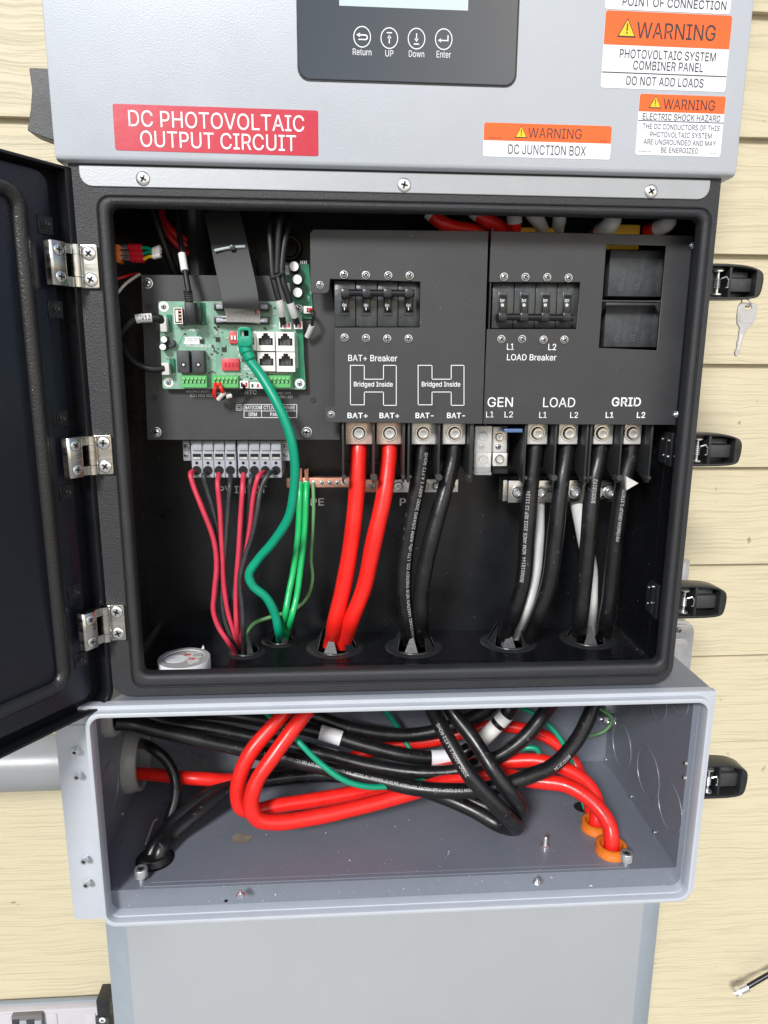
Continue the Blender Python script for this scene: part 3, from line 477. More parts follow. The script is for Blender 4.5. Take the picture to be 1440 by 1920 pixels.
def cable_print(o, P, r, string, s0, h, ang=0., flip=False, m='print_ink', asp=.62):
    vs, fs = glyphs(string); Ls = [0]
    for i in range(1, len(P)): Ls.append(Ls[-1]+(P[i]-P[i-1]).length)
    tot = len(string)*h*asp*1.15; S0 = s0*Ls[-1]; out = []; import bisect
    for x, y in vs:
        s = S0+(tot*(1-x) if flip else tot*x); s = min(max(s, 0), Ls[-1]-1e-6)
        i = min(max(bisect.bisect_right(Ls, s)-1, 0), len(P)-2); t = (s-Ls[i])/max(Ls[i+1]-Ls[i], 1e-9)
        c = P[i].lerp(P[i+1], t); j0, j1 = max(i-1, 0), min(i+2, len(P)-1)
        T = ((P[i+1]-P[j0]).normalized().lerp((P[j1]-P[i]).normalized(), t)).normalized()
        N = Vector((0, -1, .35)); N = (N-T*N.dot(T)).normalized(); B = T.cross(N)
        a = ang+(y-.5)*h/r*(1 if flip else -1)
        out.append(c+(N*math.cos(a)+B*math.sin(a))*(r*1.03+.00022))
    MB().add(out, fs).build('lettering', m, o)
# ================================================================== THE WALL AND THE GROUND
W0, LAP = .3830, .127
prof = []
mb = MB()
nx = 2
for i in range(-8, 14):
    zb = W0-LAP*i; zt = zb+LAP+.03
    mb.add([(-2.2, -.0115, zb), (2.2, -.0115, zb), (2.2, -.001, zt), (-2.2, -.001, zt), (-2.2, .012, zb), (2.2, .012, zb), (2.2, .012, zt), (-2.2, .012, zt)],
           [(0, 1, 2, 3), (4, 7, 6, 5), (0, 4, 5, 1), (3, 2, 6, 7), (0, 3, 7, 4), (1, 5, 6, 2)])
wall = mb.build('siding_wall', 'siding', smooth=10)
tag(wall, 'cream painted lap siding wall with embossed wood grain behind the cabinets', 'wall')
g = MB().box(-12, 12, -24, 1.0, -1.62, -1.52).build('ground', 'concrete'); tag(g, None, None, kind='structure'); g['label'] = 'grey concrete ground in front of the wall'
# ================================================================== INVERTER (silver cover above)
YC = -.2806
inv = thing('inverter', 'silver inverter cabinet with dark glass display and stickers above the black enclosure', 'inverter', (0, YC, .145))
mb = MB()
prof = [(-.03, .1454), (YC+.004, .1454), (YC+.0012, .1466), (YC, .1494), (YC, .66), (-.03, .66)]
mb.prism(prof, -.2605, .2605, fr=lambda a, b, t: (t, a, b))
mb.build('front_cover', 'silver_paint', inv, bevel=.0022, seg=3)
# fold return under the cover
zs0, zs1 = .1293, .1434
st = MB().prism(rrect(-.2458, .2434, zs0, .1436, .009, corners=(1, 1, 0, 0)), YB-.0016, YB-.0001)
st.prism([(YB-.0016, .1436), (YB-.0001, .1436), (YB+.012, .1475), (YB+.0105, .1475)], -.2455, .2431, fr=lambda a, b, t: (t, a, b))
strip = st.build('mounting_strip', 'bright_paint', inv, bevel=.0004, seg=1)
for u, v in ((268, 335), (758, 347), (1221, 359)):
    screw(strip, at(u, v, YB-.0016), NF, .0049, 'flat')
# display
x0, x1, z0, _ = rect(560, 0, 968, 152, YC)
z0 = at(760, 155, YC).z; zt = z0+.125
disp = MB().prism(rrect(x0, x1, z0, zt, .0075), YC-.0012, YC+.002).build('display', 'screen_glass', inv, bevel=.0004, seg=1)
MB().prism(rrect(x0-.0012, x1+.0012, z0-.0012, zt+.0012, .0085), YC-.0004, YC+.001, holes=[rrect(x0+.0002, x1-.0002, z0+.0002, zt-.0002, .0073)]).build('bezel', 'black_plastic', disp)
lx0, lx1 = at(636, 15, YC).x, at(877, 15, YC).x; lz = at(756, 17, YC).z
MB().prism(rrect(lx0, lx1, lz, lz+.062, .0004), YC-.0014, YC-.0011).build('screen', 'lcd', disp)
YD = YC-.00145
def icon(u, v, kind, lab, w):
    k = pm(u, v, YD); c = at(u, v, YD); mb = MB()
    def P(x, y): return (c.x+x*k, YD, c.z+y*k)
    R = 16.5
    N = 36
    for i in range(N):
        a, b2 = 2*math.pi*i/N, 2*math.pi*(i+1)/N
        mb.add([P(R*math.cos(a), R*1.1*math.sin(a)), P(R*math.cos(b2), R*1.1*math.sin(b2)), P((R-1.6)*math.cos(b2), (R-1.6)*1.1*math.sin(b2)), P((R-1.6)*math.cos(a), (R-1.6)*1.1*math.sin(a))], [(0, 1, 2, 3)])
    def rc(x0, y0, x1, y1): mb.add([P(x0, y0), P(x1, y0), P(x1, y1), P(x0, y1)], [(0, 1, 2, 3)])
    def tri(*q): mb.add([P(*p) for p in q], [(0, 1, 2)])
    if kind == 'ret':
        rc(-5, 2, 6, 4.2); rc(-7, -5.5, 6, -3.4); tri((-11, 3.2), (-4, -.6), (-4, 7))
        for i in range(8):
            a, b2 = -math.pi/2+math.pi*i/8, -math.pi/2+math.pi*(i+1)/8
            mb.add([P(6+4.85*math.cos(a), -.65+4.85*math.sin(a)), P(6+4.85*math.cos(b2), -.65+4.85*math.sin(b2)), P(6+2.7*math.cos(b2), -.65+2.7*math.sin(b2)), P(6+2.7*math.cos(a), -.65+2.7*math.sin(a))], [(0, 1, 2, 3)])
    if kind == 'up': rc(-1, -9, 1, 3); tri((-4, 0), (4, 0), (0, 5.5)); rc(-5, 8, 5, 10)
    if kind == 'dn': rc(-1, -2, 1, 9); tri((4, 0), (-4, 0), (0, -5.5)); rc(-5, -10, 5, -8)
    if kind == 'ent': rc(-6, -3.2, 9, -1.2); rc(7, -1.2, 9, 7); tri((-11, -2.2), (-5, -5.6), (-5, 1.2))
    mb.build('button_icon', 'white_ink', disp)
    MB().text(lab, u, v+28.5, w, 11, YD).build('lettering', 'white_ink', disp)
icon(679, 69, 'ret', 'Return', 35); icon(730, 71.5, 'up', 'UP', 15); icon(781, 72.5, 'dn', 'Down', 29); icon(832, 73.5, 'ent', 'Enter', 27)
# black shroud beside the inverter, near the wall
t = MB()
pts = [(54, 127), (60, 168), (57, 205), (51, 244), (60, 249), (95, 262)]
Y0 = -.19
P = [at(u, v, Y0) for u, v in pts]; P.append(Vector((-.2595, Y0, P[-1].z))); P.append(Vector((P[-1].x, Y0, P[0].z)))
t.prism([(p.x, p.z) for p in P], Y0, Y0+.02).build('fan_shroud', 'plate_grey', inv, bevel=.0006, seg=1)
# ================================================================== STICKERS on the cover
def sticker(name, label, u0, v0, u1, v1, rot, bands, texts, lines=(), tris=(), base='sticker_white', r=4., group=None, small=()):
    """flat vinyl label on the cover; bands, texts and lines are given in 0..1 of its own height"""
    c = at((u0+u1)/2, (v0+v1)/2, YC); k = pm((u0+u1)/2, (v0+v1)/2, YC); W, H = (u1-u0)*k, (v1-v0)*k
    root = thing(name, label, 'label', (c.x, YC, c.z), group); ca, sa = math.cos(R_(rot)), math.sin(R_(rot))
    def xf(x, z): return (c.x+x*ca-z*sa, c.z+x*sa+z*ca)
    rr = r*k
    MB().prism([xf(*p) for p in rrect(-W/2, W/2, -H/2, H/2, rr)], YC-.0003, YC-.00002).build('vinyl', base, root)
    for (y0, y1, m, cs) in bands:
        MB().prism([xf(*p) for p in rrect(-W/2+.0001, W/2-.0001, H*(y0-.5), H*(y1-.5), rr, corners=cs)], YC-.00045, YC-.00025).build('colour_band', m, root)
    mbs = {}
    for (s, x, y, w_, h_, m, bd) in texts:
        vs, fs = glyphs(s, bd); q = mbs.setdefault(m, MB())
        q.add([(lambda p: (p[0], YC-.0006, p[1]))(xf((x-.5)*W+(a-.5)*w_*W, (y-.5)*H+(b-.5)*h_*H)) for a, b in vs], fs)
    for (y, m) in lines:
        q = mbs.setdefault(m, MB()); hh = H*.006
        q.add([(lambda p: (p[0], YC-.00055, p[1]))(xf(*p)) for p in ((-W/2+.0002, (y-.5)*H-hh), (W/2-.0002, (y-.5)*H-hh), (W/2-.0002, (y-.5)*H+hh), (-W/2+.0002, (y-.5)*H+hh))], [(0, 1, 2, 3)])
    for m, q in mbs.items(): q.build('lettering', m, root)
    for (x, y, s) in tris:                         # warning triangle: x,y centre, s height (0..1 of height)
        s *= H; X, Z = (x-.5)*W, (y-.5)*H
        def tr(k, yy, m, nm):
            MB().add([(lambda p: (p[0], yy, p[1]))(xf(X+a*s*k, Z+b*s*k)) for a, b in ((-.58, -.42), (.58, -.42), (0, .62))], [(0, 1, 2)]).build(nm, m, root)
        tr(1, YC-.0006, 'black_ink', 'warning_triangle'); tr(.82, YC-.0007, 'sign_yellow', 'warning_triangle')
        q = MB(); 
        for (a0, b0, a1, b1) in ((-.04, -.08, .04, .32), (-.04, -.24, .04, -.14)):
            q.add([(lambda p: (p[0], YC-.0008, p[1]))(xf(X+a*s, Z+b*s)) for a, b in ((a0, b0), (a1, b0), (a1, b1), (a0, b1))], [(0, 1, 2, 3)])
        q.build('exclamation_mark', 'black_ink', root)
    return root
BK, WT = 'black_ink', 'white_ink'
TOP, BOT = (0, 0, 1, 1), (1, 1, 0, 0)
sticker('warning_sticker', 'red label reading DC PHOTOVOLTAIC OUTPUT CIRCUIT on the silver cover', 218, 205, 596, 284, -.25, [],
        [('DC PHOTOVOLTAIC', .502, .70, .858, .36, WT, .004), ('OUTPUT CIRCUIT', .507, .265, .765, .36, WT, .004)], base='sticker_red')
sticker('warning_sticker', 'small orange and white label reading WARNING DC JUNCTION BOX', 905, 236, 1148, 294, -.1, [(.48, 1., 'sticker_orange', TOP)],
        [('WARNING', .555, .735, .42, .30, BK, 0), ('DC JUNCTION BOX', .50, .235, .61, .29, BK, 0), ('pvlabels.com', .09, .55, .10, .07, BK, 0), ('05-352', .94, .545, .05, .06, BK, 0)], tris=((.29, .72, .36),))
sticker('warning_sticker', 'large orange and white label reading WARNING COMBINER PANEL DO NOT ADD LOADS', 1128, 33, 1370, 162, -.25, [(.565, 1., 'sticker_orange', TOP)],
        [('WARNING', .565, .765, .625, .21, BK, .004), ('PHOTOVOLTAIC SYSTEM', .515, .455, .765, .118, BK, .004), ('COMBINER PANEL', .525, .31, .56, .118, BK, .004), ('DO NOT ADD LOADS', .51, .105, .62, .118, BK, .004)],
        lines=((.205, BK),), tris=((.175, .765, .24),), r=5)
sticker('warning_sticker', 'orange and white label reading WARNING ELECTRIC SHOCK HAZARD at the right edge', 1193, 184, 1358, 288, -.15, [(.715, 1., 'sticker_orange', TOP)],
        [('WARNING', .58, .845, .60, .17, BK, .004), ('ELECTRIC SHOCK HAZARD', .505, .635, .905, .105, BK, .004), ('THE DC CONDUCTORS OF THIS', .51, .475, .90, .088, BK, .0), ('PHOTOVOLTAIC SYSTEM', .515, .345, .72, .088, BK, .0),
         ('ARE UNGROUNDED AND MAY', .51, .22, .85, .088, BK, .0), ('BE ENERGIZED', .515, .09, .44, .088, BK, .0), ('pvlabels.com', .11, .055, .15, .03, BK, 0), ('05-346', .91, .055, .07, .03, BK, 0)],
        lines=((.565, BK),), tris=((.185, .855, .20),))
sticker('warning_sticker', 'white label ending in OF CONNECTION at the top edge of the cover', 1136, -112, 1379, 14, -.2, [(.6, 1., 'sticker_orange', TOP)],
        [('WARNING', .565, .79, .625, .21, BK, .004), ('DUAL POWER SUPPLY', .5, .33, .7, .118, BK, .004), ('POINT OF CONNECTION', .55, .11, .83, .118, BK, .004)], tris=((.175, .79, .24),), r=5)
# ================================================================== BLACK WIRING ENCLOSURE
OX0, OX1, OZ0, OZ1 = -.2545, .2532, -.2886, .1600
IX0, IX1, IZ0, IZ1 = -.2505, .2485, -.2810, .1380
enc = thing('wiring_enclosure', 'black metal wiring enclosure standing open under the silver inverter', 'enclosure', (0, YB, OZ0))
DB = .122                                          # inner depth
mb = MB()
mb.prism(rrect(OX0, OX1, OZ0, OZ1, .018, corners=(1, 1, 0, 0)), YB, D(.045), holes=[rrect(IX0, IX1, IZ0, IZ1, .010)])
body = mb.build('housing', ['black_texture', 'inner_black'], enc, bevel=.0018, seg=2)
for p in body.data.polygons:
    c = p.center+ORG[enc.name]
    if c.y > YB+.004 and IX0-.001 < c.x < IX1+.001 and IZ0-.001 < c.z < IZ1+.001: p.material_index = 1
mb = MB()
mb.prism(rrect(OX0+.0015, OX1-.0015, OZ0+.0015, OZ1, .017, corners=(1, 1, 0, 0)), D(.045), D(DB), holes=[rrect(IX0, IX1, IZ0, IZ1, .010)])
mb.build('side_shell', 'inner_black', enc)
MB().prism(rrect(OX0+.0004, OX1-.0004, OZ0+.0004, OZ1, .0176, corners=(1, 1, 0, 0)), YB-.0004, D(.0012), holes=[rrect(-.2345, .2470, -.2796, .1228, .0095)]).build('front_flange', 'black_texture', enc, bevel=.0003, seg=1)
MB().box(OX0+.002, OX1-.002, D(DB), -.02, OZ0+.002, OZ1).build('back_plate', 'black_gloss', enc)
# raised sealing rim around the opening
gx0, gx1 = -.2352, .2478
mb = MB().prism(rrect(gx0, gx1, -.2803, .1235, .010), YB-.0016, D(.013), holes=[rrect(-.2262, .2402, -.2682, .1160, .006)])
mb.build('sealing_rim', 'black_texture', enc, bevel=.0042, seg=4)
mb = MB().prism(rrect(gx0-.0005, gx1+.0005, -.2808, .1240, .0105), YB-.0006, D(.001), holes=[rrect(gx0+.0004, gx1-.0004, -.2799, .1231, .0096)])
mb.build('rim_groove', 'void', enc)
# studs of the latches on the inside right wall
for u, v in ((1271, 505), (1283, 507), (1268, 540), (1281, 541), (1247, 823), (1258, 826), (1248, 853), (1256, 856), (1221, 1101), (1228, 1100), (1219, 1131), (1226, 1130)):
    p = atX(u, v, IX1); MB().cyl(p, p+Vector((-.003, 0, 0)), .0011, 8).build('latch_stud', 'zinc', enc)
for u0, v0, u1, v1 in ((1268, 494, 1300, 572),):
    pass
for u, v in ((1297, 461), (1266, 777)):
    p = at_d(u, v, .030); screw(enc, p+Vector((.002, 0, 0)), (-1, -.6, 0), .0045, 'nut', 'nut', 'zinc')
# floor bushings: snap-in rings with tongues
def bushing(u, v, r, nt=5, nm='cable_bushing'):
    c = atZ(u, v, IZ0); mb = MB()
    mb.torus(c+Vector((0, 0, .0012)), (0, 0, 1), r+.004, .0013, 40, 8); mb.lathe(c, (0, 0, 1), [(r+.0115, .0002), (r+.0105, .0009), (r+.004, .0010), (r+.0035, .0002)], 40)
    for i in range(nt):
        a = 2*math.pi*(i+.3)/nt; q = Vector((math.cos(a), math.sin(a), 0)); s = Vector((-q.y, q.x, 0))
        b0 = c+q*(r+.003); tip = c+q*(r-.004)+Vector((0, 0, .019))
        mb.add([b0-s*r*.42, b0+s*r*.42, tip+s*.0006, tip-s*.0006, b0-s*r*.42+q*.0008, b0+s*r*.42+q*.0008, tip+s*.0006+q*.0008, tip-s*.0006+q*.0008],
               [(0, 1, 2, 3), (4, 7, 6, 5), (0, 4, 5, 1), (1, 5, 6, 2), (2, 6, 7, 3), (3, 7, 4, 0)])
    return mb.build(nm, 'black_plastic', enc)
bushing(462, 1222, .0085, 4); bushing(526, 1201, .0085, 4)
for u, v in ((628, 1214), (775, 1213), (953, 1204), (1102, 1198)): bushing(u, v, .0175, 6)
# ---- hinges
def hinge(vc):
    zc = at(170, vc, YB).z; h = .0158
    hg = MB().prism(rrect(-.2506, -.2366, zc-h, zc+h, .0012), YB-.0034, YB-.0001).build('hinge', 'steel_brushed', enc, bevel=.0006)
    ax = Vector((HX, HY, 0))
    MB().cyl((HX+.0016, HY-.001, zc-h*.5), (HX+.0016, HY-.001, zc+h*.52), .0042, 14).box(HX+.001, -.2500, HY-.0042, YB-.0006, zc-h*.5, zc+h*.52).build('knuckle', 'steel_brushed', hg)
    mb = MB()
    for z0, z1 in ((zc+h*.54, zc+h*.98), (zc-h*.98, zc-h*.53)):
        mb.cyl((HX+.0016, HY-.001, z0), (HX+.0016, HY-.001, z1), .0042, 14)
        mb.prism([(0., -.0030), (0, .0025), (.0135, .0025), (.0135, -.0030)], z0, z1, fr=DF)
    mb.build('knuckle', 'steel_brushed', hg)
    MB().prism([(.0105, .0012), (.0105, .0046), (.0118, .0056), (.0222, .0056), (.0236, .0042), (.0240, -.002), (.022, -.002), (.0218, .0012)], zc-h, zc+h, fr=DF).build('door_leaf', 'steel_brushed', hg, bevel=.0003, seg=1)
    for dz in (-.0096, .0096):
        screw(hg, Vector((-.2428, YB-.0034, zc+dz)), NF, .0050, 'flat')
        screw(hg, Vector(DF(.0172, .0056, zc+dz)), DN, .0042, 'flat')
TH = R_(33.7)
HX, HY = -.2535, YB-.004
DE = Vector((-math.sin(TH), -math.cos(TH), 0)); DN = Vector((math.cos(TH), -math.sin(TH), 0))
def DF(a, b, t): return (HX+DE.x*a+DN.x*b, HY+DE.y*a+DN.y*b, t)      # a along the door, b out of its inner face
for v in (501, 852, 1166): hinge(v)
# ---- door, open and swung to the left
DW = .50; DZ0, DZ1 = -.2940, .1422
def dplate(mb, a0, a1, z0, z1, b0, b1, r=0, hole=None, cs=(1, 1, 1, 1)):
    mb.prism(rrect(a0, a1, z0, z1, r, corners=cs) if r else [(a0, z0), (a1, z0), (a1, z1), (a0, z1)], b0, b1, holes=[hole] if hole else (), fr=lambda p, q, t: DF(p, t, q))
mb = MB()
dplate(mb, -.0045, DW, DZ0, DZ1, -.0165, -.0135, .014, cs=(1, 1, 0, 0))            # outer skin
dplate(mb, -.0045, DW, DZ0, DZ1, -.0136, -.0005, .014, rrect(.0013, DW-.002, DZ0+.0022, DZ1-.0022, .012, corners=(1, 1, 0, 0)), cs=(1, 1, 0, 0))   # turned edge
door = mb.build('door', 'black_gloss', enc, bevel=.0006, seg=2)
mb = MB(); dplate(mb, .0132, DW-.006, DZ0+.013, DZ1-.006, -.0136, -.0062, .010)
mb.build('inner_pan', 'sky_tinted_black', door, bevel=.0012)
# sealing bead: rounded tube running round the pan
a0, a1, z0, z1, rr = .0392, DW-.03, -.2590, .1185, .013
loop = rrect(a0, a1, z0, z1, rr, 8)
pth = [Vector(DF(p[0], -.0045, p[1])) for p in loop]; pth.append(pth[0].copy())
dense = []
for i in range(len(pth)-1):
    L_ = (pth[i+1]-pth[i]).length; nn = max(1, int(L_/.02))
    dense += [pth[i].lerp(pth[i+1], k/nn) for k in range(nn)]
dense.append(pth[-1])
mb = MB().tube(dense, .0058, 14); mb.build('gasket', 'gasket', door)
mb = MB(); dplate(mb, .0440, DW-.035, -.2545, .1140, -.0064, -.0040, .009); mb.build('inner_panel', 'sky_tinted_black', door, bevel=.0012)
for u, v in ((88, 422), (107, 580), (117, 785), (128, 923), (143, 1110), (155, 1238)):
    r = ray(u, v); H = Vector((HX, HY, 0)); tt = ((H-CAM).dot(DN)-.004)/r.dot(DN); p = CAM+r*tt
    a = (p-H).dot(DE); q = MB(); dplate(q, a-.0062, a+.0062, p.z-.0065, p.z+.0065, -.0062, -.0054); q.build('nut_plate', 'black_gloss', door, bevel=.0003, seg=1)
    screw(door, Vector(DF(a, -.0054, p.z)), DN, .0042, 'nut', 'nut', 'black_plastic')
# ---- latches on the right side
def catmull2(pts): return [(p.x, p.z) for p in catmull([Vector((a, 0, b)) for a, b in pts], 4)]
def latch(u0, v0, u1, v1, flip=False, d=.036, parent=enc, x_in=.247, tilt=0.):
    Y = D(d); xa, xb, za, zb = rect(u0, v0, u1, v1, Y); xa = x_in; h = zb-za
    xv = rect(u0, v0, u1, v1, Y)[0]; L_ = xb-xv; zm = (za+zb)/2
    out = [(xa, za+h*.04)]+catmull2([(xv+L_*.55, za+h*.05), (xb-.006, za+h*.085), (xb-.0012, za+h*.15), (xb+.0008, za+h*.32), (xb+.0012, zb-h*.32), (xb-.0008, zb-h*.20), (xb-.006, zb-h*.115), (xv+L_*.62, zb-h*.04), (xv+L_*.2, zb)])+[(xa, zb)]
    cxm = (xa+xb)/2
    inn = [(xa+.002 if x < xv-.004 else min(x, xb-.0052), zm+(z-zm)*.86) for x, z in out]
    lt = MB().prism(out, Y-.005, Y+.012, holes=[inn]).build('latch', 'black_plastic', parent, bevel=.0008)
    MB().prism([(x, zm+(z-zm)*.97) for x, z in out], Y+.0115, Y+.0135).build('lever_back', 'black_plastic', lt)
    MB().box(xv+L_*.37, xb-L_*.13, Y+.001, Y+.0115, za+h*.27, zb-h*.36).build('lever_pad', 'plate_grey', lt, bevel=.0012)
    MB().box(xv+L_*.37, xb-L_*.19, Y+.004, Y+.0115, zb-h*.34, zb-h*.18).build('lever_pad', 'relay_body', lt, bevel=.0008)
    MB().box(xv+L_*.29, xv+L_*.345, Y-.004, Y+.0115, za+h*.10, zb-h*.07).build('cross_rib', 'black_plastic', lt, bevel=.0006)
    px_ = xv+L_*.085; mb = MB().cyl((px_, Y, za+h*.20), (px_, Y, zb-h*.20), .0013, 10)
    mb.lathe((px_, Y, zb-h*.205), (0, 0, 1), [(.0042, 0), (.0042, .0012), (.002, .0016)], 16).lathe((px_, Y, za+h*.21), (0, 0, -1), [(.0042, 0), (.0042, .0012), (.002, .0016)], 16)
    for i in range(5): mb.torus((px_, Y, zm-.004+.0017*i), (0, 0, 1), .0022, .0005, 14, 6)
    mb.tube([(px_+.002, Y-.002, zm+.0035), (px_+.006, Y-.003, zm+.005), (xv+L_*.285, Y-.003, zm+.0025), (xv+L_*.285, Y-.003, zm-.004), (px_+.006, Y-.003, zm-.004)], .0006, 6)
    mb.build('spring_pin', 'steel', lt)
    MB().box(xa-.001, xv+.004, Y+.003, Y+.016, za+h*.12, zb-h*.12).build('latch_bracket', 'black_plastic', lt)
    MB().box(xv-.002, xv+L_*.27, Y+.001, Y+.009, za+h*.05, za+h*.16).build('latch_cheek', 'black_gloss', lt, bevel=.0005)
    MB().box(xv-.002, xv+L_*.27, Y+.001, Y+.009, zb-h*.16, zb-h*.06).build('latch_cheek', 'black_gloss', lt, bevel=.0005)
    return lt
latch(1338, 496, 1422, 566); latch(1300, 811, 1382, 876); latch(1276, 1094, 1354, 1159)
# key hanging from the top latch
kc = at(1397, 605, D(.037)); kk = pm(1397, 605, D(.037))
key = thing('key', 'small steel key hanging on a wire ring from the top latch', 'key', kc)
def K(x, y): return (kc.x+(x-1397)*kk, kc.z-(y-605)*kk)
out = [(1384, 569), (1413, 570), (1418, 577), (1416, 598), (1409, 611), (1402, 616), (1401, 624), (1397, 627), (1393, 648), (1391, 652), (1393, 658), (1388, 667), (1384, 666), (1382, 659), (1386, 650), (1384, 642), (1387, 634), (1386, 624), (1387, 615), (1381, 607), (1379, 592), (1380, 575)]
MB().prism([K(*p) for p in out], kc.y-.0009, kc.y+.0009, holes=[[K(*p) for p in rrect(1393, 1406, 574, 582, 3)]]).build('key_blade', 'key_metal', key, bevel=.0004, seg=1)
MB().prism([K(*p) for p in rrect(1384, 1412, 585, 606, 5)], kc.y-.0012, kc.y-.0008).build('key_bow_face', 'key_metal', key, bevel=.0002, seg=1)
MB().prism([K(*p) for p in ((1389, 626), (1394, 626), (1389, 655), (1386, 655))], kc.y-.00115, kc.y-.0008).build('blade_groove', 'zinc', key)
a = at(1399, 570, D(.037)); MB().torus((a.x, kc.y, a.z+.001), (.3, .1, .25), .0044, .0006, 22, 8).build('key_ring', 'steel', key)
# ---- plates inside
DPLT, DCTL = .030, .052
def pol(pts, d): return [(lambda p: (p.x, p.z))(at_d(u, v, d)) for u, v in pts]
bat = MB().prism(pol([(581, 437), (588, 430), (916, 433), (905, 795), (613, 792), (608, 788), (609, 763), (628, 762), (627, 614), (787, 614), (788, 528), (619, 523), (617, 545), (612, 550), (586, 550), (582, 545)], DPLT), D(DPLT), D(DPLT+.0016)).build('battery_cover_plate', 'plate_grey', enc, bevel=.0003, seg=1)
lod = MB().prism(pol([(921, 433), (1308, 442), (1275, 797), (906, 795), (913, 617), (1081, 617), (1088, 529), (917, 529)], DPLT), D(DPLT), D(DPLT+.0016),
                 holes=[pol([(1137, 458), (1249, 461), (1232, 657), (1123, 652)], DPLT)]).build('grid_cover_plate', 'plate_grey', enc, bevel=.0003, seg=1)
# bent front-to-back edges between the two plates
MB().prism(pol([(1129, 562.5), (1240, 563.5), (1240, 566), (1129, 565)], DPLT), D(DPLT+.0004), D(DPLT+.012)).build('cover_rib', 'plate_grey', enc)
x_, _, z_ = at_d(918.5, 433, DPLT+.012); x2, _, z2 = at_d(904, 795, DPLT+.012)
MB().box(x_-.0005, x_+.0008, D(DPLT+.002), D(DPLT+.02), z2, z_).build('divider_strip', 'black_gloss', enc)
ctl = MB().prism(pol([(264, 515), (541, 517), (618, 523), (640, 640), (637, 825), (276, 825)], DCTL), D(DCTL), D(DCTL+.0016)).build('control_plate', 'plate_grey', enc, bevel=.0003, seg=1)
for u, v in ((277, 531), (293, 810), (575, 810)): fscrew(ctl, u, v, DCTL, 9.5)
for u, v in ((278, 574), (290, 746), (587, 750)):
    p = at_d(u, v, DCTL); MB().lathe(p, NF, [(.0026, -.0002), (.0024, .0008), (.0017, .0008)], 16).lathe(p, NF, [(.0017, .0004), (.0001, .0005)], 16).build('rivet_nut', 'dark_hole', ctl)
for u, v in ((600, 534), (621, 777)): fscrew(bat, u, v, DPLT, 6.5)
for u, v in ((645, 515), (686, 516), (728, 516.5), (768, 517), (646, 633), (686, 634), (726, 635), (766, 635)): fscrew(bat, u, v, DPLT-.0008, 7.3, m='bright_paint' if False else 'steel')
for u, v in ((945, 519), (985, 519.5), (1026, 520), (1066, 521), (940, 636), (979, 636), (1019, 637), (1058, 637)): fscrew(lod, u, v, DPLT-.0008, 7.3)
YT = D(DPLT)-.0003
tx = MB(); LP = bat
for a in (('BAT+ Breaker', 699, 671.5, 92, 11.5, .005), ('Bridged Inside', 700, 721.5, 73, 11.5, .01), ('Bridged Inside', 827, 721.5, 73, 11.5, .01),
          ('BAT+', 670.5, 779, 38, 10, .022), ('BAT+', 730, 779, 37, 10, .022), ('BAT-', 796, 779, 34, 10, .022), ('BAT-', 855, 779, 34, 10, .022)):
    MB().text(a[0], a[1], a[2], a[3], a[4], YT, a[5]).build('lettering', 'white_ink', LP)
for x in (657, 784):
    MB().frame_line([(x, 685), (x+26, 685), (x+26, 711), (x+62, 711), (x+62, 685), (x+86, 685), (x+86, 760), (x+62, 760), (x+62, 735), (x+26, 735), (x+26, 759), (x, 759)], 1.3, YT).build('printed_outline', 'white_ink', bat)
LP = lod
for a in (('L1', 957, 650, 13, 11.5, .01), ('L2', 1035.5, 650.5, 15, 11.5, .01), ('LOAD Breaker', 997, 670, 94, 11.5, .008), ('GEN', 938, 754, 48, 18, .004), ('LOAD', 1048.5, 754.5, 61, 18, .0), ('GRID', 1174.5, 753.5, 56, 17, .022),
          ('L1', 918.5, 777, 14, 11, .0), ('L2', 954, 777, 16, 11, .0), ('L1', 1018, 778, 14, 11, .005), ('L2', 1076.5, 778, 15, 11, .005), ('L1', 1143, 778, 15, 11, .022), ('L2', 1202, 778, 16, 11, .022)):
    MB().text(a[0], a[1], a[2], a[3], a[4], YT, a[5]).build('lettering', 'white_ink', LP)
YT = D(DCTL)-.0003
tx = MB(); LP = ctl
for a in (('BAT/COM', 475, 764.5, 30, 8, .01), ('CT1/CT2 INV485', 523.5, 764.5, 58, 8, .01), ('DRM', 474, 777, 15, 7, .01), ('PARALLEL', 524, 777, 34, 7, .01), ('NTC', 470, 735.5, 22, 8, .01),
          ('NO1|NC1|CO2|', 371, 734, 43, 6, .0), ('CO1 NO2 NC2', 378, 741.5, 41, 5.5, .0), ('SW|GND|', 418, 737, 26, 6, 0), ('GND|-12V|', 531, 737, 27, 6, .0), ('GND +12V', 536.5, 744, 25, 5, .0)):
    MB().text(a[0], a[1], a[2], a[3], a[4], YT, a[5]).build('lettering', 'white_ink', LP)
tx.frame_line([(457.5, 758.5), (556.5, 758.5), (556.5, 783), (457.5, 783)], 1., YT); tx.frame_line([(457.5, 770.5), (556.5, 770.5)], .9, YT, False); tx.frame_line([(490.5, 758.5), (490.5, 783)], .9, YT, False)
tx.build('printed_table', 'white_ink', ctl); tx = MB()
tx.frame_line([(443, 759), (453.5, 759), (453.5, 769), (443, 769)], 1.1, YT); tx.frame_line([(445, 766), (445, 762), (451, 762), (451, 766)], 1., YT)
tx.build('printed_port_symbol', 'white_ink', ctl)
LP = enc
YT = D(DB)-.0004
for a in (('PV INPUT', 455, 918, 88, 14, .022), ('PE', 595, 941, 25, 14, .022), ('PE', 762, 941, 25, 14, .022)): MB().text(a[0], a[1], a[2], a[3], a[4], YT, a[5]).build('lettering', 'white_ink', LP)
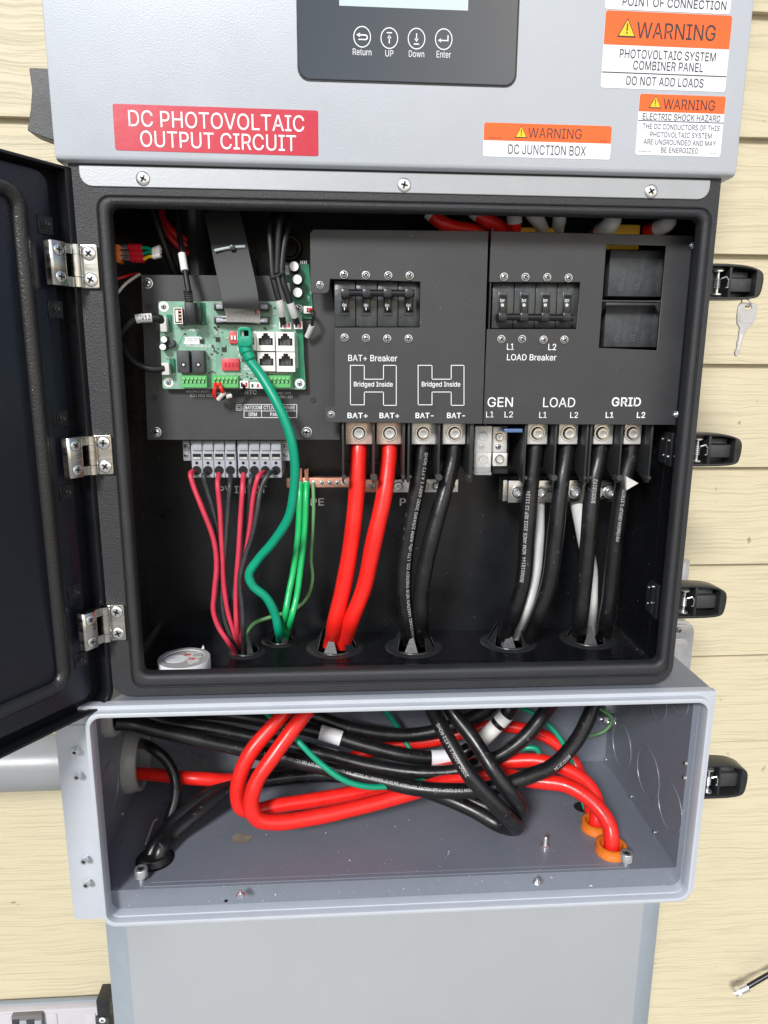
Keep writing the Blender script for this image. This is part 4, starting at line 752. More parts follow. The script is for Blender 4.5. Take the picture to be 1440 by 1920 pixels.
# ================================================================== CONTROL BOARD
DPC = .044
pc = thing('circuit_board', 'pale green control board with network ports screwed to the grey plate', 'circuit board', at_d(435, 648, DPC))
board = MB().prism(pol([(297, 567), (299, 565), (500, 565), (545, 566), (566, 592), (573, 728), (571, 730), (308, 729), (305, 726)], DPC), D(DPC), D(DPC+.0016)).build('board', 'pcb', pc)
YP = D(DPC)-.00012
tr = MB()
def trace(pts, w=.9): tr.frame_line(pts, w, YP, False)
for k in range(3): trace([(326+k*3, 662-k*2), (343+k*2, 628-k*3), (374, 628-k*3), (384-k, 638-k*3), (384-k*2, 648)])
for k in range(6): trace([(388, 606+k*3), (394+k, 612+k*3), (406+k*2, 640+k), (406+k*2.2, 694-k*2)], .7)
for k in range(7): trace([(412+k*3.2, 634), (412+k*3.2, 668+k*2), (430, 690+k)], .6)
for k in range(5): trace([(335, 573+k*2.4), (352+k, 573+k*2.4)], .8)
for k in range(4): trace([(450+k*6, 690), (462+k*6, 702), (500+k*5, 702)], .7)
for k in range(5): trace([(499, 570+k*4), (512, 570+k*4), (520, 578+k*4)], .7)
trace([(325, 615), (378, 615), (388, 606)], 1.2); trace([(390, 690), (394, 704), (440, 706)], .8)
random.seed(3)
for i in range(70):
    u, v = random.uniform(315, 560), random.uniform(570, 722)
    k = random.uniform(.5, 1.1); tr.frame_line([(u-k, v), (u+k, v)], k*1.6, YP, False)
tr.build('trace', 'pcb_trace', board)
MB().prism(pol([(375, 568), (386, 568), (387, 610), (378, 610)], DPC), D(DPC)-.0001, D(DPC)+.0002).build('deep_green_patch', 'pcb_dark', board)  # deep green patches clear of the reflection painted into the pale board
MB().prism(pol([(553, 614), (568, 614), (572, 727), (549, 727), (549, 696), (560, 688), (558, 640)], DPC), D(DPC)-.0001, D(DPC)+.0002).build('deep_green_patch', 'pcb_dark', board)
for u, v in ((307, 575), (316, 717), (562, 719)):
    p = at_d(u, v, DPC); MB().lathe(p, NF, [(.0042, 0), (.0042, .0002), (.0028, .0002)], 24).build('solder_pad', 'nickel', board)
    fscrew(pc, u, v, DPC, 5.6, m='socket_steel')
tx = MB()
YS = YP-.0001
for a in (('D95.10001BAA <D>', 374, 648, 50, 5), ('DRM', 467.5, 699.5, 9, 3.6), ('Parallel', 521, 699.5, 30, 4.5), ('FAN', 513, 611, 10, 4.5), ('NTC', 461, 712, 7, 3), ('PMC', 482, 711, 9, 3), ('USB', 362, 619, 22, 4)):
    MB().text(a[0], a[1], a[2], a[3], a[4], YS, .01).build('lettering', 'white_ink', board)
for i in range(4):
    for j in range(2):
        c = at(461+i*5.4-j*2, 686.5+j*5.5, YS); k = pm(461, 686, YS)
        N = 14
        for q in range(N):
            a, b2 = 2*math.pi*q/N, 2*math.pi*(q+1)/N
            tx.add([(c.x+R*k*math.cos(t), YS, c.z+R*k*math.sin(t)) for R, t in ((2.2, a), (2.2, b2), (1.3, b2), (1.3, a))], [(0, 1, 2, 3)])
tx.build('pad_marks', 'white_ink', board)
for u, v in ((551, 629), (552, 668), (450, 666)):
    tx = MB(); c = at(u, v, YS); k = pm(u, v, YS)
    for q in range(14):
        a, b2 = 2*math.pi*q/14, 2*math.pi*(q+1)/14
        tx.add([(c.x+R*k*math.cos(t), YS, c.z+R*k*math.sin(t)) for R, t in ((2.6, a), (2.6, b2), (1.5, b2), (1.5, a))], [(0, 1, 2, 3)])
    tx.build('ring_mark', 'white_ink', board)
mb = MB().prism(pol([(347, 645), (344, 643), (347, 639), (347, 631.5), (378, 631.5), (378, 645)], DPC), YS-.0001, YS+.0001); st = mb.build('paper_label', 'sticker_white', board)
MB().text('10020 00002A', 363, 635, 24, 2.6, YS-.0002).text('20231108', 360, 639, 17, 2.6, YS-.0002).build('lettering', 'black_ink', st)
# usb ports
def metal_port(u0, v0, u1, v1, h, nm):
    x0, x1, z0, z1 = rect(u0, v0, u1, v1, D(DPC)-h); y = D(DPC)-h; t = .0006
    return MB().prism([(x0, z0), (x1, z0), (x1, z1), (x0, z1)], y, D(DPC), holes=[[(x0+t, z0+t), (x1-t, z0+t), (x1-t, z1-t), (x0+t, z1-t)]]).build(nm, 'nickel', pc), (x0, x1, z0, z1, y)
up, (x0, x1, z0, z1, y) = metal_port(326, 577, 342, 607, .008, 'usb_port')
MB().box(x0+.0008, x1-.0008, y+.003, y+.004, z0+.0008, z1-.0008).build('port_cavity', 'void', up)
MB().box(x0+.0013, x0+(x1-x0)*.5, y+.0004, y+.003, z0+.0016, z1-.0016).build('tongue', 'white_plastic', up)
for i in range(4):
    zz = z0+(z1-z0)*(.17+.22*i); MB().box(x0+(x1-x0)*.52, x1-.001, y+.0012, y+.003, zz-.0006, zz+.0006).build('contact', 'copper', up)
MB().pbox(343, 577, 377, 608, DPC-.006, DPC).build('usb_port', 'black_plastic', pc, bevel=.0004)
# ribbon headers
for v in (575, 600.5):
    hd = MB().pbox(401, v-7.5, 505, v+7.5, DPC-.006, DPC).build('ribbon_header', 'black_plastic', pc, bevel=.0004)
    for u in (409, 497):
        MB().pbox(u-4 if u < 450 else u-9, v-4, u+9 if u < 450 else u+4, v+4, DPC-.0088, DPC-.005).build('latch_ear', 'grey_plastic', hd, bevel=.0006)
# network ports
def rj(u0, v0, u1, v1):
    H = .010; dd = DPC-H; x0, x1, z0, z1 = rect(u0, v0, u1, v1, D(dd)); W, Hh = x1-x0, z1-z0; y = D(dd)
    def q(pts): return [(x0+W*a, z0+Hh*b) for a, b in pts]
    cut = q([(.12, .30), (.90, .30), (.90, .68), (.74, .68), (.74, .80), (.64, .80), (.64, .93), (.38, .93), (.38, .80), (.28, .80), (.28, .68), (.12, .68)])
    p = MB().prism(q([(0, 0), (1, 0), (1, 1), (0, 1)]), y, y+.0007, holes=[cut]).prism(q([(0, 0), (1, 0), (1, 1), (0, 1)]), y+.0007, D(DPC), holes=[q([(.03, .03), (.97, .03), (.97, .97), (.03, .97)])]).build('network_port', 'nickel', pc)
    MB().prism(q([(.04, .04), (.96, .04), (.96, .96), (.04, .96)]), y+.0065, y+.0075).build('port_cavity', 'black_plastic', p)
    mb = MB()
    for i in range(8):
        xx = x0+W*(.24+.07*i); mb.add([(xx-.00018, y+.0012, z0+Hh*.34), (xx+.00018, y+.0012, z0+Hh*.34), (xx+.00018, y+.006, z0+Hh*.62), (xx-.00018, y+.006, z0+Hh*.62)], [(0, 1, 2, 3)])
    mb.build('contact', 'zinc', p); return p
for a in ((445, 621, 480, 657), (481, 622, 515, 658), (517, 622.5, 552, 659), (483, 660.5, 516, 696), (518.5, 660.5, 553, 697)): rj(*a)
# dip switches, relays, terminal strips, capacitors, plugs
ds = MB().pbox(430, 621.5, 444, 644, DPC-.003, DPC).build('dip_switch', 'dip_red', pc, bevel=.0003)
for u in (434.5, 440.5): MB().pbox(u-1.7, 629, u+1.7, 637, DPC-.0042, DPC-.003).build('slider', 'white_plastic', ds)
ds = MB().pbox(416, 672, 448, 695, DPC-.003, DPC).build('dip_switch', 'dip_red', pc, bevel=.0004)
for i in range(4): MB().pbox(421+i*7, 680, 425+i*7, 688, DPC-.0034, DPC-.003).build('slider', 'sticker_red', ds)
for u in (331.5, 359.5):
    rl = MB().pbox(u, 657, u+23, 699, DPC-.011, DPC).build('board_relay', 'relay_body', pc, bevel=.0006)
    c = at(u+12.5, 684, D(DPC-.011)); MB().lathe(c, NF, [(.0021, 0), (.0020, .0003), (.0013, .0003)], 16).build('vent_ring', 'void', rl); MB().lathe(c, NF, [(.0012, .0002), (.0008, .0007), (.0001, .0008)], 12).build('vent_pin', 'white_plastic', rl)
def term(u0, u1, v0, v1, n):
    h = .0075; p = MB().pbox(u0, v0, u1, v1, DPC-h, DPC).build('terminal_strip', 'term_green', pc, bevel=.0003, seg=1); w = (u1-u0-4)/n
    for i in range(n):
        a = u0+2+i*w
        MB().pbox(a+1., v0+3.5, a+w-1.2, v0+8.5, DPC-h-.0016, DPC-h).build('push_button', 'term_light', p, bevel=.0004, seg=1)
        MB().pbox(a+1.2, v0+10.5, a+w-1.4, v0+14.5, DPC-h-.0004, DPC-h+.002).build('wire_entry', 'void', p)
        MB().pbox(a+1.2, v0+10.5, a+w*.5, v0+14.5, DPC-h-.0009, DPC-h+.001).build('entry_guide', 'term_light', p)
term(339, 388, 704, 727, 6); term(397, 447, 704, 727, 6); term(503, 545, 704, 727, 5)
def cap(u, v, rpx, h, top, parent, dbase=DPC):
    c = at_d(u, v, dbase); r = rpx*pm(u, v, D(dbase)); o = MB().lathe(c, NF, [(r, 0), (r, h-.0006), (r*.9, h)], 24).build('capacitor', 'black_plastic', parent)
    MB().lathe(c+NF*h, NF, [(r*.86, -.0002), (r*.82, .0003), (r*.3, .0002), (.0001, .0002)], 24).build('vent_top', top, o); return o
cap(312, 637, 7, .009, 'white_plastic', pc); cap(310, 651, 7, .009, 'white_plastic', pc)
c = at_d(322, 644, DPC); MB().lathe(c, NF, [(.0040, 0), (.0040, .0045), (.0034, .005)], 8).build('inductor', 'relay_body', pc, bevel=.0004)
def plug(u0, v0, u1, v1, h, n=2, m='white_plastic', pins=True):
    o = MB().pbox(u0, v0, u1, v1, DPC-h, DPC).build('plug_socket', m, pc, bevel=.0004)
    if pins:
        for i in range(n):
            a = u0+(u1-u0)*(i+.5)/n; MB().pbox(a-1.6, v0+3, a+1.6, v1-3, DPC-h-.0003, DPC-h+.001).build('pin_hole', 'red_sleeve' if i else 'void', o)
plug(449, 714, 466, 728, .005, 2); plug(468, 717, 499, 729, .004, 3); plug(523, 603, 546, 617, .006, 3); plug(551, 602, 567, 617, .006, 2)
plug(300, 594, 312, 622, .009, 2, 'white_sleeve', False); plug(303, 680, 317, 703, .009, 2, 'white_sleeve', False)
MB().pbox(313, 590, 321, 621, DPC-.002, DPC).build('pin_row', 'pcb_dark', pc); MB().pbox(318, 672, 327, 698, DPC-.002, DPC).build('pin_row', 'pcb_dark', pc)
random.seed(21); qa, qb = MB(), MB()
for i in range(110):
    bx = random.choice(((318, 395, 606, 630), (392, 428, 612, 668), (400, 500, 610, 620), (450, 482, 662, 684), (312, 330, 658, 712), (500, 520, 568, 600), (384, 412, 650, 702), (440, 500, 700, 710)))
    u, v = random.uniform(bx[0], bx[1]), random.uniform(bx[2], bx[3]); w, h = random.choice(((1.6, .8), (.8, 1.6), (1.2, .7), (2.2, 1.3)))
    (qa if random.random() < .55 else qb).pbox(u-w, v-h, u+w, v+h, DPC-.0008, DPC)
qa.build('surface_parts', 'smd_part', board)['kind'] = 'stuff'; qb.build('surface_parts', 'smd_light', board)['kind'] = 'stuff'
for u, v in ((408, 636), (420, 655), (378, 640)):
    MB().pbox(u-4, v-4, u+4, v+4, DPC-.0012, DPC).build('chip', 'black_plastic', pc)
# small deep green power board
DP2 = .050
pb = thing('power_board', 'small dark green board with three round capacitors beside the control board', 'circuit board', at_d(565, 548, DP2))
b2 = MB().prism(pol([(533, 493), (579, 495), (588, 592), (586, 598), (547, 597)], DP2), D(DP2), D(DP2+.0016)).build('board', 'pcb_dark', pb)
MB().text('D95.10016.BAA', 583, 535, 30, 3, D(DP2)-.0002, rot=88).text('24V', 578, 560, 9, 3, D(DP2)-.0002, rot=88).build('lettering', 'white_ink', b2)
for u, v in ((553, 503), (559, 527), (559.5, 551)): cap(u, v, 10, .012, 'white_plastic', pb, DP2)
MB().pbox(535, 497, 544, 515, DP2-.004, DP2).pbox(538, 530, 544, 558, DP2-.004, DP2).build('plug_socket', 'white_plastic', pb, bevel=.0004)
fscrew(pb, 560, 579, DP2, 7.5, m='zinc')
sk = MB().pbox(569, 574, 585, 588, DP2-.005, DP2).build('plug_socket', 'white_plastic', pb, bevel=.0004); MB().pbox(575, 577, 583, 585, DP2-.0054, DP2-.004).build('pin_hole', 'void', sk)
for i in range(4): MB().pbox(563.5+i*3.4, 489, 564.6+i*3.4, 495, DP2-.001, DP2+.001).build('header_pin', 'zinc', pb)
# ================================================================== BREAKERS
DBR = .037
def breaker(name, label, poles, v0, v1, bar_v, tog, txt, on):
    c = at_d((poles[0][0]+poles[-1][1])/2, (v0+v1)/2, DBR); t = thing(name, label, 'breaker', c)
    for (a, b2, off) in poles:
        p = MB().pbox(a, v0, b2, v1, DBR, .09).build('pole', 'breaker_body', t, bevel=.0008)
        um = (a+b2)/2
        MB().pbox(um-.7, v0+2, um+.5, v0+18, DBR-.0003, DBR+.001).build('mould_ridge', 'plate_grey', p)
        MB().pbox(um-9, tog[0]-6, um+9, tog[1]+6, DBR-.0010, DBR+.001).build('toggle_frame', 'breaker_body', p, bevel=.0006)
        MB().pbox(um-7, tog[0], um+7, tog[1], DBR-.0014, DBR+.001).build('toggle_slot', 'void', p)
        tv = (tog[0]+tog[1])/2; c0 = at_d(um, tv, DBR-.0016)
        tg = MB().pbox(um-6.2, min(tv-10, bar_v), um+6.2, max(tv+10, bar_v), DBR-.0046, DBR-.001).build('toggle', 'black_plastic', p, bevel=.0008)
        # the toggle's own lettering
        q = MB().text(txt, um-1, tv-(5 if not on else -1), 8, 5, D(DBR-.0048), .02)
        if on: q.frame_line([(um-1, tv+5), (um-1, tv+10)], 1.4, D(DBR-.0048), False)
        else:
            k = pm(um, tv, D(DBR-.0048)); cc = at(um-1, tv+3, D(DBR-.0048))
            for i in range(14):
                a1, a2 = 2*math.pi*i/14, 2*math.pi*(i+1)/14
                q.add([(cc.x+R*k*math.cos(s), D(DBR-.0048), cc.z+R*k*math.sin(s)) for R, s in ((2.8, a1), (2.8, a2), (1.2, a2), (1.2, a1))], [(0, 1, 2, 3)])
        q.build('lettering', 'white_ink', tg)
    e0, e1 = at_d(poles[0][0]+12, bar_v, DBR-.012), at_d(poles[-1][1]-10, bar_v+(1 if on else 2), DBR-.012)
    MB().cyl(e0, e1, .0029, 18).build('handle_bar', 'black_gloss', t)
    for (a, b2, off) in poles:
        um = (a+b2)/2
        MB().pbox(um-8, bar_v-8, um+8, bar_v+8, DBR-.0155, DBR-.002).build('handle_clip', 'black_plastic', t, bevel=.0012)
    return t
breaker('circuit_breaker', 'four pole battery breaker switched on with handle bar up', [(627, 666.5, 0), (667.5, 707, 0), (708, 746, 0), (747, 787, 0)], 526, 613, 549, (556, 586), 'ON', True)
breaker('circuit_breaker', 'four pole load breaker switched off with handle bar down', [(923, 963, 0), (964, 1003, 0), (1004, 1043, 0), (1044, 1084, 0)], 530, 616, 594, (553, 585), 'OFF', False)
# relays behind the window
def relay(u0, v0, u1, v1, label):
    dd = .046; x0, x1, z0, z1 = rect(u0, v0, u1, v1, D(dd)); t = thing('power_relay', label, 'relay', ((x0+x1)/2, D(dd), (z0+z1)/2), 'relays behind the window')
    MB().box(x0, x1, D(dd), D(.09), z0, z1).build('case', 'relay_body', t, bevel=.0008)
    q = MB(); um, vm = (u0+u1)/2, (v0+v1)/2; H = v1-v0
    for s, du, dv, w, h in (('Churod', -26, 14, 38, 8), ('CHAR-112L90A', -12, 6, 46, 6), ('UL', 2, 26, 14, 9), ('90A 480VAC', 12, -12, 46, 7), ('12VDC', 20, 22, 18, 5), ('KORA', 42, -12, 20, 5), ('23/08', 40, 28, 14, 4)):
        q.text(s, um+du, vm+dv*.9, w, h, D(dd)-.0002, rot=86)
    q.build('lettering', 'relay_print', t)
mat('relay_print', (.095, .10, .105), .55)
relay(1142, 469, 1243, 556, 'black relay showing in the upper half of the cover window')
relay(1134, 566, 1235, 651, 'black relay showing in the lower half of the cover window')
x0, x1, z0, z1 = rect(1138, 421, 1199, 468, D(.052)); o = MB().box(x0, x1, D(.052), D(.054), z0, z1).build('insulation_sheet', 'yellow', bevel=.0003, seg=1); tag(o, 'yellow insulation sheet showing above the relays and in the window', 'insulation')
x0, x1, z0, z1 = rect(962, 427, 1040, 445, D(.052)); o = MB().box(x0, x1, D(.052), D(.054), z0, z1).build('insulation_sheet', 'yellow'); tag(o, 'thin yellow strip peeking over the right cover plate', 'insulation')
# ================================================================== POWER TERMINALS
DL = .050
def lug(parent, u0, u1, ub, m, v0=785, v1=833, vb=812, nm='lug', rb=15, dl=DL, dep=.028):
    x0, x1, z0, z1 = rect(u0, v0, u1, v1, D(dl)); o = MB().box(x0, x1, D(dl), D(dl+dep), z0, z1).build(nm, m, parent, bevel=.0006)
    fscrew(o, ub, vb, dl, rb, 'hex', name='socket_bolt'); return o
def barrier(parent, u, v1=905, vt=796, du=0, name='barrier'):
    p = at_d(u, vt, .034); q = at_d(u-4, v1, .034); x = p.x-.001; zt, zb = p.z+.006, q.z
    mb = MB().prism([(D(.034), zt), (D(.034), zb), (D(.040), zb-.001), (D(.062), zb+.008), (D(DB), zb+.012), (D(DB), zt)], x-.0010, x+.0010, fr=lambda a, b, t: (t, a, b))
    o = mb.build(name, 'barrier_plastic', parent, bevel=.0006, seg=2)
    return o, x, zb
def tblock(label, group, u0, u1, specs, bars, pins):
    t = thing('terminal_block', label, 'terminal block', at_d((u0+u1)/2, 812, DL), group)
    for s in specs: lug(t, *s)
    for u in bars: barrier(t, u)
    for u, r, v in pins:
        p = at_d(u, v, .034); b_ = MB().cyl(p+NF*.001, p+Vector((0, .008, 0)), r, 18)
        b_.build('barrier_pin', 'plate_grey', t, bevel=.0004, seg=1)
    x0, x1, z0, z1 = rect(u0, 790, u1, 868, D(.078)); MB().box(x0, x1, D(.078), D(DB), z0, z1).build('base', 'black_plastic', t)
    x0, x1, z0, z1 = rect(u0+2, 864, u1-2, 871, D(.074)); MB().box(x0, x1, D(.074), D(.079), z0, z1).build('base_rail', 'relay_body', t)
    return t
tblock('black terminal block with two copper lugs holding the red battery cables', 'battery terminal blocks', 645, 760, [(648, 698, 673, 'tinned_copper'), (706, 752, 730, 'tinned_copper')], (645, 703, 760), ((701, .0032, 895), (645, .0018, 894), (756, .0016, 894)))
tblock('black terminal block with two silvery lugs holding the black battery cables', 'battery terminal blocks', 769, 886, [(772, 817, 793, 'nickel'), (830, 873, 852, 'nickel')], (769, 826, 886), ((823, .0032, 895), (769, .0016, 894), (880, .0018, 894)))
tblock('black terminal block with silvery lugs under the LOAD lettering', 'load and grid terminal blocks', 990, 1107, [(989, 1027, 1007, 'nickel'), (1048, 1084, 1066, 'nickel')], (989, 1046, 1105), ((1039, .0030, 896), (986, .0016, 896), (1097, .0015, 896)))
tblock('black terminal block with silvery lugs under the GRID lettering', 'load and grid terminal blocks', 1113, 1226, [(1114, 1150, 1128, 'nickel'), (1171, 1203, 1185, 'nickel')], (1112, 1170, 1227), ((1162, .0030, 896), (1107, .0015, 896), (1217, .0018, 896)))
# generator terminals
gt = thing('terminal_block', 'small generator terminal block under GEN with a clear cover on one half', 'terminal block', at_d(925, 840, .05))
MB().pbox(889, 800, 922, 892, .062, DB).pbox(925, 800, 954, 888, .062, DB).build('base', 'black_plastic', gt, bevel=.0006)
for (u, d_) in ((905, .058), (936, .056)):
    for v0, v1 in ((800, 848), (849, 874)):
        pl = MB().pbox(u-12, v0, u+15, v1, d_, d_+.006).build('contact_plate', 'nickel', gt, bevel=.0005)
    for v in (819, 861): fscrew(gt, u, v, d_, 10, 'hex', name='socket_bolt')
    fscrew(gt, u-2, 837, d_, 6)
cv = MB().pbox(890, 799, 922, 886, .047, .050).pbox(890, 886, 922, 891, .047, .06).build('clear_cover', 'clear_plastic', gt, bevel=.0008)
MB().pbox(946, 804, 980, 811, .036, .052).build('clear_cover', 'clear_blue', gt, bevel=.0006)
barrier(gt, 889)
# neutral bar
nb = thing('neutral_bar', 'bright steel neutral bar with socket bolts behind the black cables', 'bus bar', at_d(1050, 922, .075))
MB().pbox(953, 901, 1150, 942, .072, .098).build('bar', 'steel_brushed', nb, bevel=.0005)
MB().pbox(943, 900, 953, 940, .080, .098).build('end_block', 'steel_brushed', nb, bevel=.0005)
for u in (969, 1013, 1051, 1077, 1119, 1143): fscrew(nb, u, 923, .072, 12, 'hex', name='socket_bolt')
q = MB().prism(pol([(1174, 893), (1197, 906), (1175, 919)], .036), D(.036), D(.040)).build('wedge_tag', 'white_sleeve'); tag(q, 'white plastic wedge sticking out under the right GRID terminal', 'tag')
# earth bars
eb = thing('earth_bar', 'narrow copper earth bar with a row of brass screws', 'bus bar', at_d(595, 904, .088))
MB().pbox(537, 896, 655, 914, .088, .096).build('bar', 'copper', eb, bevel=.0005)
for i, u in enumerate((547, 560, 574, 588, 603, 618, 632, 645)): fscrew(eb, u, 905, .088, 5.2, 'pan', 'nickel')
eb = thing('earth_bar', 'flat earth plate, copper at its left end, behind the battery cables', 'bus bar', at_d(775, 911, .090))
MB().pbox(655, 899, 733, 923, .090, .096).build('bar', 'copper', eb, bevel=.0004); MB().pbox(733.3, 899, 859, 923, .090, .096).build('bar', 'nickel', eb, bevel=.0004)
for u, s, r in ((697, 'pan', 6), (746, 'hex', 11), (796, 'hex', 10), (817, 'hex', 8), (849, 'pan', 6)): fscrew(eb, u, 911, .090, r, s)
# pv input terminals
pv = thing('terminal_block', 'grey clamp terminal block for the eight solar wires', 'terminal block', at_d(442, 860, .06))
for i, u in enumerate((369, 390, 411, 432, 456, 477, 497.5, 517.5)):
    m_ = MB().pbox(u-10.2, 826, u+10.2, 896, .062, DB).build('clamp', 'grey_plastic', pv, bevel=.0008)
    MB().pbox(u-9, 829, u+9, 845, .0600, .063).build('marker_cap', 'grey_plastic', m_, bevel=.0008)
    MB().pbox(u-7.5, 851, u+7.5, 862, .0614, .064).build('release_slot', 'void', m_)
    MB().pbox(u-7, 857, u+7, 861.5, .0611, .064).build('release_lever', 'zinc', m_)
    c = at_d(u, 868, .062); MB().cyl(c+NF*.0003, c+Vector((0, .001, 0)), .0014, 14).build('test_hole', 'void', m_)
    c = at_d(u, 882, .062); MB().cyl(c+NF*.0004, c+Vector((0, .001, 0)), .0042, 18).build('wire_entry', 'void', m_)
for u0, u1 in ((343, 357), (528.5, 543)):
    e_ = MB().pbox(u0, 826, u1, 864, .072, DB).build('end_bracket', 'grey_plastic', pv, bevel=.0005)
    for v in (836, 853): fscrew(e_, (u0+u1)/2-1, v, .072, 5)
# ================================================================== CABLES in the enclosure
FZ = IZ0
GF, G0, G1 = -.4798, -.2882, .2730          # wireway: floor height, inner left and right walls
def fl(u, v, dz=0.): p = atZ(u, v, FZ); p.z += dz; return p
RC = .0077
# battery reds: lug -> floor bushing -> loop in the wireway -> orange bushing
gb1, gb2 = atZ(1145, 1600, GF), atZ(1117, 1556, GF)
cable('battery_cable', 'thick red battery cable from the left copper lug, inner strand of the loop', 'cable',
      [(673, 826, .062), (672, 860, .058), (668, 930, .054), (658, 1020, .052), (644, 1100, .054), (627, 1170, .058), fl(618, 1212), (560, 1300, .064), (529, 1341, .044), (467, 1416, .028), (446, 1475, .022), (451, 1512, .022), (476, 1521, .026), (520, 1511, .032), (585, 1501, .038), (656, 1489, .046), (727, 1474, .056), (840, 1443, .066), (940, 1429, .064), (1013, 1427, .056), (1066, 1445, .046), (1104, 1474, .040), (1121, 1510, .034), gb2+Vector((0, 0, .012)), gb2+Vector((0, 0, -.01))],
      RC, 'red_cable', 'battery cables')
cable('battery_cable', 'thick red battery cable from the right copper lug, outer strand of the loop', 'cable',
      [(730, 826, .062), (729, 860, .058), (720, 930, .050), (700, 1020, .045), (683, 1100, .047), (660, 1160, .052), fl(640, 1214), (600, 1300, .060), (569, 1341, .038), (519, 1409, .020), (479, 1470, .010), (471, 1511, .006), (484, 1536, .006), (516, 1542, .008), (585, 1533, .014), (680, 1512, .024), (760, 1490, .034), (860, 1460, .046), (940, 1455, .046), (1000, 1464, .038), (1065, 1474, .026), (1115, 1508, .012), (1142, 1547, .000), gb1+Vector((0, 0, .012)), gb1+Vector((0, 0, -.01))],
      RC, 'red_cable', 'battery cables', prints=[('GUANGDONG HAERKN NEW ENERGY  600V 1 A 200C 2/0AWG', .80, .0036, -.1, False, 'black_ink')])
hb = atZ(291, 1614, GF)
cable('battery_cable', 'thick black battery cable from the left silvery lug with white print', 'cable',
      [(793, 826, .062), (790, 860, .060), (783, 910, .058), (768, 985, .056), (758, 1060, .055), (757, 1120, .056), (763, 1170, .058), fl(768, 1208), (790, 1290, .050), (811, 1331, .038), (842, 1390, .014), (879, 1452, -.006), (927, 1506, -.014), (956, 1537, -.012), (967, 1552, .004), (940, 1548, .020), (889, 1520, .034), (842, 1499, .046), (780, 1477, .066), (690, 1459, .088), (605, 1453, .096), (514, 1461, .090), (438, 1477, .072), (366, 1530, .042), (322, 1568, .024), (303, 1592, .010), hb+Vector((.003, -.001, .001)), hb+Vector((-.003, -.006, -.014))],
      RC, 'black_cable', 'battery cables', prints=[('GUANGDONG HAERKN NEW ENERGY CO. LTD cRu AWM 2/0AWG 200C 600V 1 A FT2 ROHS', .012, .0036, -.45, True), ('E300959 BLACK', .285, .0034, .35, False), ('200C 600V 1 A FT2 ROHS', .345, .0034, .3, True)])
cable('battery_cable', 'thick black battery cable from the right silvery lug without print', 'cable',
      [(852, 826, .062), (849, 860, .060), (838, 905, .056), (820, 970, .050), (802, 1040, .048), (790, 1110, .050), (789, 1160, .055), fl(796, 1208), (824, 1290, .050), (846, 1331, .042), (889, 1388, .022), (924, 1442, .004), (955, 1486, -.004), (975, 1515, .000), (970, 1530, .016), (930, 1520, .032), (880, 1500, .046), (820, 1478, .062), (740, 1456, .088), (620, 1441, .104), (514, 1449, .098), (438, 1464, .082), (358, 1512, .054), (316, 1552, .034), (294, 1582, .018), hb+Vector((-.006, .004, .001)), hb+Vector((-.010, -.002, -.014))],
      RC, 'black_cable', 'battery cables')
# load and grid conductors
lh = atX(203, 1338, G0)
def pexit(dz, dy): return Vector((-.2815, lh.y+dy, lh.z+dz))
RG = .0076
cable('feeder_cable', 'black cable from the right GRID terminal sweeping lowest through the wireway with print', 'cable',
      [(1183, 826, .062), (1180, 860, .060), (1170, 900, .058), (1155, 1000, .056), (1146, 1090, .058), (1137, 1160, .062), fl(1130, 1198), (1120, 1290, .060), (1106, 1340, .050), (1079, 1391, .036), (1036, 1436, .024), (1000, 1452, .018), (950, 1470, .014), (889, 1482, .014), (794, 1480, .022), (700, 1461, .036), (600, 1438, .052), (500, 1415, .060), (400, 1393, .062), (300, 1370, .062), (245, 1357, .060), pexit(-.006, -.008)],
      RG, 'black_cable', 'load and grid cables', prints=[('PRYSMIAN GROUP 5 STRIZE', .055, .0030, .1, True), ('B00018184', .425, .0034, -.2, False), ('HOM AACE (UL) (-40C) SR 1000V OR 600V XLPE 2-UHHX LA 0308-AA (2mm 701) 0/4 (R) YOLIB', .525, .0042, .25, True)][:2]+[('SIMPULL STABILOY (R) 4/0 AWG (107 mm2) AA-8030 AL XHHW-2 XLPE 600V OR 1000V SR (-40C) (UL) NOM ANCE', .535, .0033, .3, True)])
cable('feeder_cable', 'black cable from the left GRID terminal passing the white cable on its left', 'cable',
      [(1126, 826, .062), (1122, 860, .060), (1113, 900, .056), (1104, 1000, .050), (1096, 1090, .048), (1088, 1160, .052), fl(1083, 1198), (1060, 1280, .062), (1021, 1336, .062), (983, 1383, .056), (936, 1417, .052), (865, 1444, .050), (794, 1449, .054), (700, 1437, .064), (600, 1412, .074), (500, 1388, .080), (400, 1368, .082), (300, 1352, .080), pexit(.006, .010)],
      RG, 'black_cable', 'load and grid cables', prints=[('B00018192', .045, .0034, .1, True)])
cable('feeder_cable', 'black cable from the right LOAD terminal crossing in front of the white cable', 'cable',
      [(1064, 826, .062), (1060, 860, .060), (1053, 900, .056), (1042, 1000, .050), (1030, 1090, .048), (1008, 1155, .052), fl(985, 1204), (950, 1290, .082), (912, 1331, .095), (865, 1354, .100), (806, 1373, .102), (747, 1378, .104), (656, 1365, .108), (585, 1341, .112), (480, 1322, .112), (350, 1318, .110), pexit(.014, .03)],
      RG, 'black_cable', 'load and grid cables')
